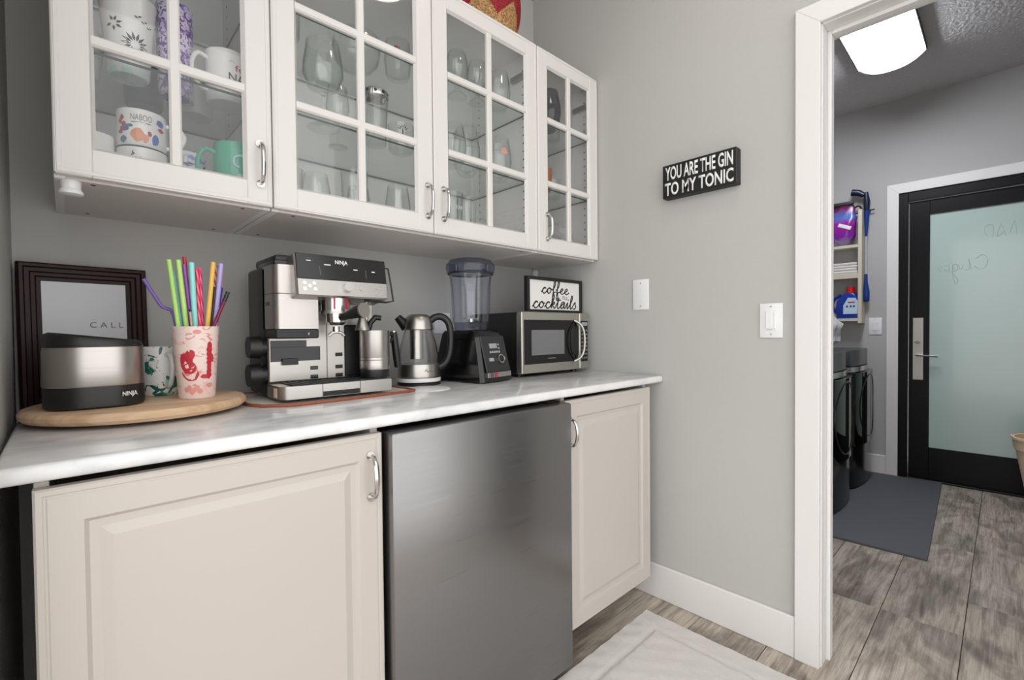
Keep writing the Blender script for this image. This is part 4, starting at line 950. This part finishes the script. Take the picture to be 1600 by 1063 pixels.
GG = 'clear glassware in the double wall cabinet'
def shell(prof, cx, cy, z, seg=28):
    m = MB(); m.lathe(prof, (cx, cy, z), seg); return m
def glass(name, label, cx, cy, z, kind, r, h, m='drink_glass', group=GG):
    if kind == 'wine':
        sh = h * .42
        prof = [(0, 0), (r * .8, 0), (r * .82, .002), (r * .2, .006), (.004, .012), (.0035, sh * .9), (r * .3, sh * 1.02), (r * .75, sh * 1.14), (r, sh * 1.5), (r * .98, sh * 1.75), (r * .8, h), (r * .77, h), (r * .95, sh * 1.75), (r * .96, sh * 1.5), (r * .72, sh * 1.17), (0, sh * 1.06)]
    elif kind == 'stemless':
        prof = [(0, 0), (r * .55, 0), (r * .85, h * .16), (r, h * .42), (r * .97, h * .62), (r * .76, h), (r * .73, h), (r * .94, h * .62), (r * .96, h * .42), (r * .8, h * .18), (r * .5, .006), (0, .006)]
    elif kind == 'goblet':
        prof = [(0, 0), (r * .85, 0), (r * .86, .002), (r * .3, h * .14), (r * .18, h * .24), (r * .55, h * .34), (r, h * .6), (r * .93, h * .82), (r * .74, h), (r * .70, h), (r * .9, h * .8), (r * .95, h * .6), (r * .5, h * .36), (0, h * .3)]
    else:
        prof = [(0, 0), (r * .86, 0), (r * .9, .003), (r, h), (r * .955, h), (r * .85, .010), (0, .010)]
    return tag(build(name, shell(prof, cx, cy, z), m, None), label, 'glass', group)
# second cabinet, left door
glass('wine_glass', 'large balloon wine glass at the left of the middle shelf', -1.205, -.30, SH1, 'wine', .056, .245)
glass('wine_glass', 'stemmed wine glass behind the balloon glass', -1.285, -.135, SH1, 'wine', .040, .20)
glass('wine_glass', 'slim stemmed glass right of the balloon glass', -1.115, -.19, SH1, 'wine', .036, .19)
t = thing('cocktail_shaker', (-1.035, -.285, SH1), 'tall clear mixing glass with a chrome strainer lid on the middle shelf', 'shaker', GG)
build('body', shell([(0, 0), (.030, 0), (.033, .004), (.041, .150), (.039, .150), (.031, .010), (0, .010)], -1.035, -.285, SH1, 32), 'drink_glass', t)
ldd = part('lid', 'chrome', t)(lambda m: m.lathe([(.0415, .148), (.0425, .152), (.041, .166), (.034, .172), (0, .174)], (-1.035, -.285, SH1), 32))
for a_ in range(5): part('strainer_hole', 'black_plastic', ldd)(lambda m: m.cyl((-1.035 + .0418 * math.cos(R(-150 + 35 * a_)), -.285 + .0418 * math.sin(R(-150 + 35 * a_)), SH1 + .158), (-1.035 + .0426 * math.cos(R(-150 + 35 * a_)), -.285 + .0426 * math.sin(R(-150 + 35 * a_)), SH1 + .158), .005, 10))
t = thing('printed_glass', (-.945, -.29, SH1), 'low clear glass with a black tree print near the right stile', 'glass', GG)
build('body', shell([(0, 0), (.036, 0), (.040, .004), (.043, .085), (.0415, .085), (.038, .008), (0, .008)], -.945, -.29, SH1, 32), 'drink_glass', t)
cyl_patch(t, [petal(.004, .058, R(20 + 28 * k), .020, .0016) for k in range(6)] + [[(.001, .04), (.006, .04), (.005, .062), (.002, .062)]], 'black_ink', -.945, -.29, SH1, .0425, R(-118))
lettering_cyl('TTE', .026, .012, -.945, -.29, SH1 + .026, .0422, R(-118), 'black_print', t, .01)
mat('pale_glass_bowl', (208, 214, 214), .2)
t = part('glass_jug', ['drink_glass'], None)(lambda m: m.lathe([(0, 0), (.05, 0), (.068, .02), (.076, .06), (.070, .10), (.067, .10), (.073, .06), (.065, .022), (.048, .005), (0, .005)], (-1.055, -.205, SH2), 36).tube([(-1.125, -.215, SH2 + .06), (-1.145, -.22, SH2 + .085), (-1.160, -.225, SH2 + .10)], [.018, .012, .010], 12))
tag(t, 'rounded clear glass pouring jug on the top shelf behind the left door', 'jug', GG)
t = thing('printed_glass', (-.925, -.24, SH2), 'clear glass with red lettering and a heart on the top shelf', 'glass', GG)
build('body', shell([(0, 0), (.034, 0), (.040, .012), (.045, .055), (.040, .12), (.0385, .12), (.0435, .055), (.038, .014), (0, .006)], -.925, -.24, SH2, 32), 'drink_glass', t)
lettering_cyl('Ms.', .020, .012, -.925, -.24, SH2 + .082, .0435, R(-120), 'pen_maroon', t, .01); lettering_cyl('Jane', .036, .015, -.925, -.24, SH2 + .060, .0455, R(-120), 'pen_maroon', t, .01)
cyl_patch(t, [blob(-.030, .078, .007, .006, 10, .3, rg)], 'pen_maroon', -.925, -.24, SH2, .0445, R(-120))
glass('tumbler_glass', 'clear tumbler at the left of the top shelf behind the left door', -1.275, -.22, SH2, 'tumbler', .036, .10)
for k, (x_, y_, kd, r_, h_, lb) in enumerate(((-1.295, -.26, 'tumbler', .036, .085, 'short clear tumbler at the left of the bottom shelf behind the left door'), (-1.200, -.22, 'stemless', .044, .150, 'stemless glass second from the left on the bottom shelf'), (-1.105, -.28, 'tumbler', .040, .165, 'clear tumbler in the middle of the bottom shelf behind the left door'), (-1.030, -.15, 'stemless', .042, .16, 'stemless glass at the back of the bottom shelf'), (-.955, -.28, 'stemless', .042, .15, 'stemless glass on the bottom shelf beside the middle stiles'))):
    glass('stemless_glass' if kd == 'stemless' else 'tumbler_glass', lb, x_, y_, Z0, kd, r_, h_)
part_ = None
o_ = [o for o in bpy.data.objects if o.get('label', '').startswith('short clear tumbler at the left')][0]
r_ = thing('printed_glass', (-1.295, -.26, Z0)); bpy.data.objects.remove(o_)
tag(r_, 'short clear tumbler with a wreath print at the left of the bottom shelf', 'glass', GG)
build('body', shell([(0, 0), (.034, 0), (.036, .003), (.041, .135), (.0395, .135), (.034, .010), (0, .010)], -1.295, -.26, Z0), 'drink_glass', r_)
cyl_patch(r_, [petal(.010 * math.cos(R(45 * k)), (.095 + .014 * math.sin(R(45 * k))), R(45 * k + 90), .008, .0022) for k in range(8)], 'black_ink', -1.295, -.26, Z0, .0398, R(-100))
# right door of the double cabinet
glass('goblet', 'bluish clear goblet on the top shelf left of its neighbours', -.700, -.275, SH2, 'goblet', .042, .160)
glass('goblet', 'ribbed clear goblet in the middle of the top shelf', -.612, -.285, SH2, 'goblet', .040, .155)
glass('stemless_glass', 'stemless wine glass at the right of the top shelf by the hinge', -.515, -.300, SH2, 'stemless', .045, .145)
def banded(label, x_, y_, z_, r_, h_, bands, accent=None):
    t = thing('printed_glass', (x_, y_, z_), label, 'glass', GG)
    build('body', shell([(0, 0), (r_ * .55, 0), (r_ * .85, h_ * .16), (r_, h_ * .42), (r_ * .97, h_ * .62), (r_ * .76, h_), (r_ * .73, h_), (r_ * .94, h_ * .62), (r_ * .96, h_ * .42), (r_ * .8, h_ * .18), (0, .006)], x_, y_, z_), 'drink_glass', t)
    for v in bands: cyl_patch(t, [petal(-.030 + .0065 * k, h_ * v, R(60), .0055, .0011) for k in range(10)], 'black_ink', x_, y_, z_, r_ * .995, R(-122))
    if accent: cyl_patch(t, [blob(.012, h_ * .62, .012, .012, 12, .3, rg)], accent, x_, y_, z_, r_ * .985, R(-122))
    return t
banded('stemless glass with black lettering at the left of the middle shelf', -.735, -.290, SH1, .050, .150, (.55, .66))
banded('stemless glass with two black print bands, second on the middle shelf', -.640, -.250, SH1, .052, .175, (.52, .64))
banded('stemless glass with a pink round print on the middle shelf', -.505, -.285, SH1, .050, .165, (.62,), 'pink_print')
glass('wine_glass', 'small stemmed glass at the back of the middle shelf', -.735, -.11, SH1, 'wine', .034, .17)
t = thing('printed_glass', (-.745, -.290, Z0), 'clear tumbler with a row of white rings on the bottom shelf', 'glass', GG)
build('body', shell([(0, 0), (.036, 0), (.038, .003), (.043, .165), (.0415, .165), (.037, .010), (0, .010)], -.745, -.290, Z0), 'drink_glass', t)
m = MB()
for k in range(8):
    a = R(-160 + 14 * k); c_ = Vector((-.745 + .0410 * math.cos(a), -.290 + .0410 * math.sin(a), Z0 + .110)); tg = Vector((-math.sin(a), math.cos(a), 0))
    m.tube([c_ + tg * (.0045 * math.cos(2 * PI * j / 10)) + Vector((0, 0, .0055 * math.sin(2 * PI * j / 10))) for j in range(10)], .0008, 5, True)
build('ring_print', m, 'white_print', t)
glass('tumbler_glass', 'tall clear tumbler next to the ringed glass on the bottom shelf', -.650, -.26, Z0, 'tumbler', .038, .17)
glass('stemless_glass', 'stemless glass at the right of the bottom shelf by the side panel', -.545, -.20, Z0, 'stemless', .042, .12)
# corner cabinet
GC = 'odds and ends in the corner wall cabinet'
t = glass('smoked_glass', 'dark smoky mirrored glass on the top shelf of the corner cabinet', -.232, -.305, SH2, 'stemless', .054, .165, 'smoke_glass', GC)
glass('tumbler_glass', 'clear tumbler behind the smoky glass in the corner cabinet', -.135, -.24, SH2, 'tumbler', .036, .11, 'drink_glass', GC)
mat('copper', (206, 128, 76), .3, metal=.8)
t = thing('copper_cup', (-.262, -.300, SH1), 'small copper-coloured cup with black figures in the corner cabinet', 'cup', GC)
part('body', 'copper', t)(lambda m: m.lathe([(.022, 0), (.032, .004), (.038, .095), (.036, .095), (.030, .008), (0, .006)], (-.262, -.300, SH1), 28, None, True, False))
cyl_patch(t, [petal(.004 * k, .045 + .004 * (k % 2), R(90), .026, .0018) for k in range(-2, 4)], 'black_ink', -.262, -.300, SH1, .034, R(-125))
glass('tumbler_glass', 'cut glass tumbler on the middle shelf of the corner cabinet', -.150, -.25, SH1, 'tumbler', .038, .085, 'drink_glass', GC)
mat('cobalt', (74, 78, 178), .3)
t = thing('blue_bottle', (-.325, -.315, Z0), 'small cobalt blue bottle with dark cap at the bottom of the corner cabinet', 'bottle', GC)
part('body', 'cobalt', t)(lambda m: m.lathe([(.018, 0), (.021, .003), (.021, .105), (.013, .120), (.013, .124)], (-.325, -.315, Z0), 24, None, True, True))
part('cap', 'black_plastic', t)(lambda m: m.lathe([(.015, .124), (.015, .140), (.013, .142)], (-.325, -.315, Z0), 20, None, True, True))
def crumple(name, label, x0, x1, y0, y1, z, h, m, grp, seed):
    rg = random.Random(seed); q = MB(); t = bmesh.new(); bmesh.ops.create_icosphere(t, subdivisions=3, radius=1.0)
    for v in t.verts:
        n_ = v.co.normalized(); f = .84 + .22 * (math.sin(n_.x * 7 + seed) * math.sin(n_.y * 6 + 1.3 * seed) + .5 * math.sin(n_.z * 9)) + .05 * (rg.random() - .5)
        v.co = Vector(((x0 + x1) / 2 + n_.x * f * (x1 - x0) / 2, (y0 + y1) / 2 + n_.y * f * (y1 - y0) / 2, z + h / 2 + n_.z * (.9 + .1 * f) * h / 2))
    lo = min(v.co.z for v in t.verts)
    for v in t.verts: v.co.z = max(v.co.z - lo + z, z)
    q.join(t); return tag(build(name, q, m, None), label, 'bag', grp)
crumple('plastic_bag', 'crumpled translucent bag by the right side of the corner cabinet bottom', -.20, -.045, -.33, -.12, Z0, .16, 'film_bag', GC, 3)

# ------------------------------------------------------------------ rug
rx0, rx1, ry0, ry1 = -1.42, -.132, -1.78, -.705
m = MB(); nx, ny = 150, 126; rg = random.Random(11); g = []
def fbm(x, y): return math.sin(x * 31 + 3 * math.sin(y * 17)) * math.sin(y * 37 + 2 * math.sin(x * 23)) * .5 + math.sin(x * 83 + y * 61) * .25
for i in range(nx + 1):
    row = []
    for j in range(ny + 1):
        x = rx0 + (rx1 - rx0) * i / nx; y = ry0 + (ry1 - ry0) * j / ny; e = min(i, nx - i, j, ny - j)
        d = min(x - rx0, rx1 - x, y - ry0, ry1 - y)
        z = .019 + .0022 * fbm(x, y) + .0016 * (rg.random() - .5)
        gd = abs(d - .092); z -= .008 * math.exp(-(gd / .007) ** 2)
        z -= .004 if d < .092 else 0
        if e == 0:
            z = .001; x += .006 * (rg.random() - .5); y += .006 * (rg.random() - .5)
        row.append(m.bm.verts.new((x, y, z)))
    g.append(row)
for i in range(nx):
    for j in range(ny): m.bm.faces.new((g[i][j], g[i + 1][j], g[i + 1][j + 1], g[i][j + 1]))
bl_ = [m.bm.verts.new((x, y, .0)) for x, y in ((rx0, ry0), (rx1, ry0), (rx1, ry1), (rx0, ry1))]; m.bm.faces.new(bl_[::-1])
mat('rug_pile', (214, 210, 206), .95, spec=.05, bump=(420, .8, 3)); nodes(MATS['rug_pile'])[1].inputs['Sheen Weight'].default_value = .3
tag(build('plush_rug', m, 'rug_pile'), 'soft off-white plush rug with a carved border line', 'rug')

# ------------------------------------------------------------------ laundry
lm = thing('ceiling_light', (1.60, -1.174, CZ), 'bright white wraparound ceiling light in the laundry', 'ceiling light')
def lens(x0, x1, y0, y1, sag, n=12):
    m = MB(); rings = []
    for x, s_ in ((x0, 1), (x1, 1)):
        ring = []
        for k in range(n + 1):
            u_ = -1 + 2 * k / n; ring.append(m.bm.verts.new((x, (y0 + y1) / 2 + u_ * (y1 - y0) / 2, CZ - .02 - sag * (1 - abs(u_) ** 2.6))))
        rings.append(ring)
    for k in range(n): m.bm.faces.new((rings[0][k], rings[0][k + 1], rings[1][k + 1], rings[1][k]))
    m.bm.faces.new(rings[0]); m.bm.faces.new(rings[1][::-1])
    return m
mat('laundry_lens', (245, 248, 255), .4, emit=((246, 248, 255), LAMP_LAUNDRY)); mat('pantry_lens', (250, 248, 244), .4, emit=((255, 247, 236), LAMP_PANTRY))
build('diffuser', lens(1.22, 1.98, -1.335, -1.015, .062), 'laundry_lens', lm, smooth=40)
for x_ in (1.212, 1.980):
    pr = [(-1.341, CZ - .001)] + [(-1.175 + u_ / 8 * .166, CZ - .022 - .066 * (1 - abs(u_ / 8) ** 2.6)) for u_ in range(-8, 9)] + [(-1.009, CZ - .001)]
    t = bmesh.new(); va = [t.verts.new((x_, y, z)) for y, z in pr]; vb = [t.verts.new((x_ + .008, y, z)) for y, z in pr]; t.faces.new(va); t.faces.new(vb[::-1])
    for k in range(len(pr)): t.faces.new((va[k], va[(k + 1) % len(pr)], vb[(k + 1) % len(pr)], vb[k]))
    build('end_cap', t, 'charcoal', lm)
for y_ in (-1.342, -1.012): bx('side_rail', 'charcoal', lm, 1.22, 1.98, y_, y_ + .005, CZ - .03, CZ)
LX, LY = -.63, -1.15
lp = thing('ceiling_light', (LX, LY, CZ), 'round white flush ceiling light over the worktop, mirrored in the cabinet glass', 'ceiling light')
part('rim', 'white_plastic', lp)(lambda m: m.lathe([(.12, -.02), (.125, -.018), (.125, 0)], (LX, LY, CZ), 40))
part('diffuser', 'pantry_lens', lp)(lambda m: m.lathe([(.0, -.055), (.05, -.050), (.09, -.036), (.115, -.02), (.12, -.018)], (LX, LY, CZ), 40))
# washer and dryer
mat('machine_black', (20, 21, 23), .16); mat('machine_grey', (70, 71, 74), .25); mat('machine_glass', (10, 12, 14), .05)
def machine(x0, x1, label, name):
    c = thing(name, ((x0 + x1) / 2, -.55, 0), label, name.replace('_', ' ').split()[-1], 'laundry machines')
    def foot_print(x0_, x1_, yf, bul, yb, n=24):
        return [(x1_, yb), (x0_, yb)] + [(x0_ + (x1_ - x0_) * k / n, yf - bul * (1 - (2 * k / n - 1) ** 2) ** .38) for k in range(n + 1)]
    part('cabinet', 'machine_black', c)(lambda m: m.prism(foot_print(x0, x1, -.885, .018, -.16), .03, .925, None, .006))
    part('pedestal', 'machine_black', c)(lambda m: m.prism(foot_print(x0 + .004, x1 - .004, -.915, .085, -.70), .02, .30, None, .006))
    part('front_panel', 'machine_glass', c)(lambda m: m.prism(foot_print(x0 + .006, x1 - .006, -.920, .092, -.88), .305, .80, None, .008))
    part('control_panel', 'machine_grey', c)(lambda m: m.prism(foot_print(x0 + .004, x1 - .004, -.905, .070, -.72), .845, .955, None, .02))
    part('trim_strip', 'chrome', c)(lambda m: m.prism(foot_print(x0 + .006, x1 - .006, -.908, .075, -.885), .805, .840))
    part('door_ring', 'machine_black', c)(lambda m: m.tube([((x0 + x1) / 2 + .22 * math.cos(2 * PI * k / 36), -.919 - .092 * (1 - (.22 * math.cos(2 * PI * k / 36) / .33) ** 2) ** .38, .56 + .22 * math.sin(2 * PI * k / 36)) for k in range(36)], .005, 8, True))
    for xx in (x0 + .06, x1 - .06):
        for yy in (-.82, -.25): part('foot', 'black_plastic', c)(lambda m: m.cyl((xx, yy, 0.013), (xx, yy, .032), .022, 10))
    return c
machine(1.345, 2.015, 'glossy black washer nearer the doorway', 'washer')
machine(2.035, 2.700, 'glossy black dryer next to the black door wall', 'dryer')
mat('floor_mat', (92, 93, 99), .75, bump=(600, .4, 1))
tag(part('floor_mat', 'floor_mat', None)(lambda m: m.prism([(1.150, -1.000), (1.164, -1.426), (2.687, -1.372), (2.64, -.72), (1.150, -.72)], 0, .012, None, .004)), 'dark grey anti-fatigue mat in front of the washer and dryer', 'mat')
# open shelf on the far wall
mat('shelf_cream', (206, 198, 180), .5)
sx = XF - .13
sh = thing('wall_shelf', (XF, -.60, 1.14), 'cream open shelf unit on the wall above the dryer', 'shelf')
bx('end_panel', 'shelf_cream', sh, sx, XF - .001, -.924, -.900, 1.143, 2.00, .001); bx('end_panel', 'shelf_cream', sh, sx, XF - .001, -.30, -.277, 1.143, 2.00, .001)
for z_ in (1.159, 1.504, 1.718): bx('shelf_board', 'shelf_cream', sh, sx, XF - .001, -.900, -.30, z_, z_ + .022, .001)
for z_ in (1.526, ): bx('shelf_lip', 'shelf_cream', sh, sx, sx + .012, -.900, -.30, z_ - .04, z_ - .022)
XS = XF + .04
# detergent bottle
mat('detergent_blue', (22, 54, 150), .25); mat('detergent_label', (190, 214, 232), .4); mat('cap_red', (196, 20, 24), .3)
dt = thing('detergent_bottle', (XS - .11, -.835, 1.1812), 'blue liquid detergent bottle with red cap on the lowest shelf', 'bottle')
def ybox(poly, x0_, x1_, bev=.0): return MB().prism(poly, 0, x1_ - x0_, Matrix(((0, 0, 1, x0_), (-1, 0, 0, -.835), (0, 1, 0, 1.1805), (0, 0, 0, 1))), bev)
build('body', ybox([(-.072, 0), (.068, 0), (.070, .12), (.058, .165), (.034, .196), (-.016, .196), (-.045, .175), (-.074, .135), (-.082, .07)], XS - .150, XS - .060, .010), 'detergent_blue', dt, smooth=50)
part('handle', 'detergent_blue', dt)(lambda m: m.tube(catmull([(XS - .11, -.835 + .05, 1.365), (XS - .11, -.835 + .098, 1.33), (XS - .11, -.835 + .108, 1.27), (XS - .11, -.835 + .076, 1.22)], 5), .011, 10))
part('cap', 'cap_red', dt)(lambda m: m.lathe([(.030, 0), (.030, .008), (.028, .010), (.027, .045), (.024, .048)], (XS - .11, -.845, 1.3765), 24, None, True, True))
build('label', ybox([(-.030, .035), (.060, .035), (.062, .13), (.048, .155), (.0, .160), (-.030, .10)], XS - .1520, XS - .149), 'detergent_label', dt, smooth=0)
build('label_mark', ybox([(.0, .118), (.045, .118), (.045, .128), (.0, .128)], XS - .1528, XS - .1515), 'red_print', dt, smooth=0)
for u_ in (-.012, .012, .032): build('label_mark', ybox([(u_, .085), (u_ + .012, .085), (u_ + .012, .10), (u_, .10)], XS - .1528, XS - .1515), 'badge_blue', dt, smooth=0)
# folded linen
mat('linen', (212, 208, 202), .9)
for k in range(4):
    tag(build('folded_towel', MB().box(XS - .160 + .004 * k, XS - .045, -.895 + .004 * (k % 2), -.62, 1.5265 + k * .021, 1.5465 + k * .021, .008, 3), 'linen'), ['lowest', 'second lowest', 'third', 'topmost'][k] + ' folded pale towel of the stack on the middle shelf', 'towel', 'folded towels on the laundry shelf')
# purple pouch
m = mat('pouch_film', (110, 24, 140), .25); nt, b_ = nodes(m); mp = mapped(nt, (1, 1, 1)); sp = nt.nodes.new('ShaderNodeSeparateXYZ'); nt.links.new(mp.outputs[0], sp.inputs[0])
n1 = noise(nt, mp, 14, 2, .5, 1.0); ad = nt.nodes.new('ShaderNodeMath'); ad.operation = 'MULTIPLY_ADD'; ad.inputs[1].default_value = .10; nt.links.new(n1.outputs['Fac'], ad.inputs[0]); nt.links.new(sp.outputs[2], ad.inputs[2])
rr = ramp(nt, [(.05, (150, 150, 160)), (.11, (120, 30, 150)), (.22, (150, 30, 150)), (.27, (50, 120, 200)), (.33, (120, 20, 90)), (.37, (30, 18, 40))]); nt.links.new(ad.outputs[0], rr.inputs['Fac']); nt.links.new(rr.outputs[0], b_.inputs['Base Color'])
pc = thing('detergent_pouch', (XS - .11, -.80, 1.7402), 'purple and blue detergent pouch slumped on the top laundry shelf', 'pouch')
t = bmesh.new(); bmesh.ops.create_icosphere(t, subdivisions=4, radius=1.0)
for v in t.verts:
    n_ = v.co.normalized(); n_ = Vector([math.copysign(abs(q_) ** .6, q_) for q_ in n_]); z = n_.z; fl_ = max(.0, z)
    y = n_.y * (1 + .06 * math.sin(9 * z)) * .094; x = n_.x * (.058 * (1 - .75 * fl_)) * (1 + .05 * math.sin(7 * n_.y + 5 * z))
    v.co = Vector((XS - .11 + x, -.783 + y - .008 * z, 1.7405 + .165 + z * .165))
build('film', t, 'pouch_film', pc)
build('folded_top', MB().box(XS - .13, XS - .09, -.862, -.70, 2.055, 2.083, .008, 2), 'charcoal', pc)
mat('pouch_orange', (230, 130, 50), .4)
part('print_patch', 'pouch_orange', pc)(lambda m: m.sphere((XS - .160, -.755, 1.885), .03, .25, 1, 1.2)); part('print_patch', 'white_print', pc)(lambda m: m.box(-.012, 0, -.045, .045, -.014, .014, .004, 2, Matrix.Translation((XS - .158, -.815, 1.885)) @ Matrix.Rotation(R(25), 4, 'X')))
# hook rail and reacher tool on the far wall
hr = thing('hook_rail', (XF, -.93, 1.97), 'thin dark hook rail on the wall above the reacher', 'hook rail')
part('bar', 'black_plastic', hr)(lambda m: m.tube([(XF - .032, -.862, 1.990), (XF - .032, -.985, 2.003)], .005, 8))
part('bracket', 'black_plastic', hr)(lambda m: m.cyl((XF, -.955, 2.0), (XF - .032, -.955, 2.0), .004, 8)); part('bracket', 'black_plastic', hr)(lambda m: m.cyl((XF, -.885, 1.993), (XF - .032, -.885, 1.993), .004, 8))
part('hook', 'black_plastic', hr)(lambda m: m.tube(catmull([(XF - .045, -.862, 2.03), (XF - .045, -.885, 2.045), (XF - .04, -.905, 2.02), (XF - .034, -.908, 1.95), (XF - .03, -.908, 1.85)], 4), .006, 8))
mat('reach_blue', (16, 56, 130), .3); mat('reach_navy', (14, 26, 56), .35); mat('alu', (206, 208, 214), .3, metal=.6)
rt = thing('reacher_grabber', (XF - .05, -.93, 1.30), 'blue handled reacher grabber tool hanging on the far wall', 'reacher')
part('handle', 'reach_navy', rt)(lambda m: m.tube([(XF - .06, -.848, 2.150), (XF - .06, -.89, 2.140), (XF - .06, -.925, 2.115)], [.026, .024, .018], 14).tube([(XF - .06, -.936, 2.135), (XF - .06, -.942, 2.06), (XF - .06, -.942, 1.99)], [.014, .022, .016], 14))
part('trigger', 'reach_blue', rt)(lambda m: m.tube([(XF - .06, -.942, 1.995), (XF - .06, -.940, 1.90), (XF - .06, -.938, 1.80)], [.018, .014, .008], 12))
part('shaft', 'alu', rt)(lambda m: m.cyl((XF - .06, -.938, 1.81), (XF - .06, -.938, 1.47), .008, 14))
part('claw', 'reach_blue', rt)(lambda m: m.tube([(XF - .06, -.938, 1.515), (XF - .06, -.938, 1.45), (XF - .06, -.940, 1.38), (XF - .06, -.940, 1.315), (XF - .06, -.940, 1.305)], [.010, .012, .022, .021, .014], 14))
# bag of clothes on the dryer/washer
mat('bag_pale', (196, 196, 200), .6)
o_ = crumple('laundry_sack', 'pale crumpled laundry sack standing on the washer', 1.72, 2.00, -.945, -.70, .956, .29, 'bag_pale', None, 5)
# tapered bin at the right
mat('bin_beige', (238, 212, 184), .55)
bn = thing('tapered_bin', (2.30, -1.885, 0), 'tapered beige bin in front of the black glass door', 'bin')
part('body', 'bin_beige', bn)(lambda m: m.lathe([(.100, 0), (.105, .004), (.168, .385), (.174, .388), (.184, .458), (.180, .462), (.172, .46), (.160, .38), (.10, .012), (0, .010)], (2.30, -1.885, 0), 48, None, True, False))
part('rim_band', 'bin_beige', bn)(lambda m: m.lathe([(.183, .448), (.1875, .450), (.1875, .462), (.182, .464)], (2.30, -1.885, 0), 48))
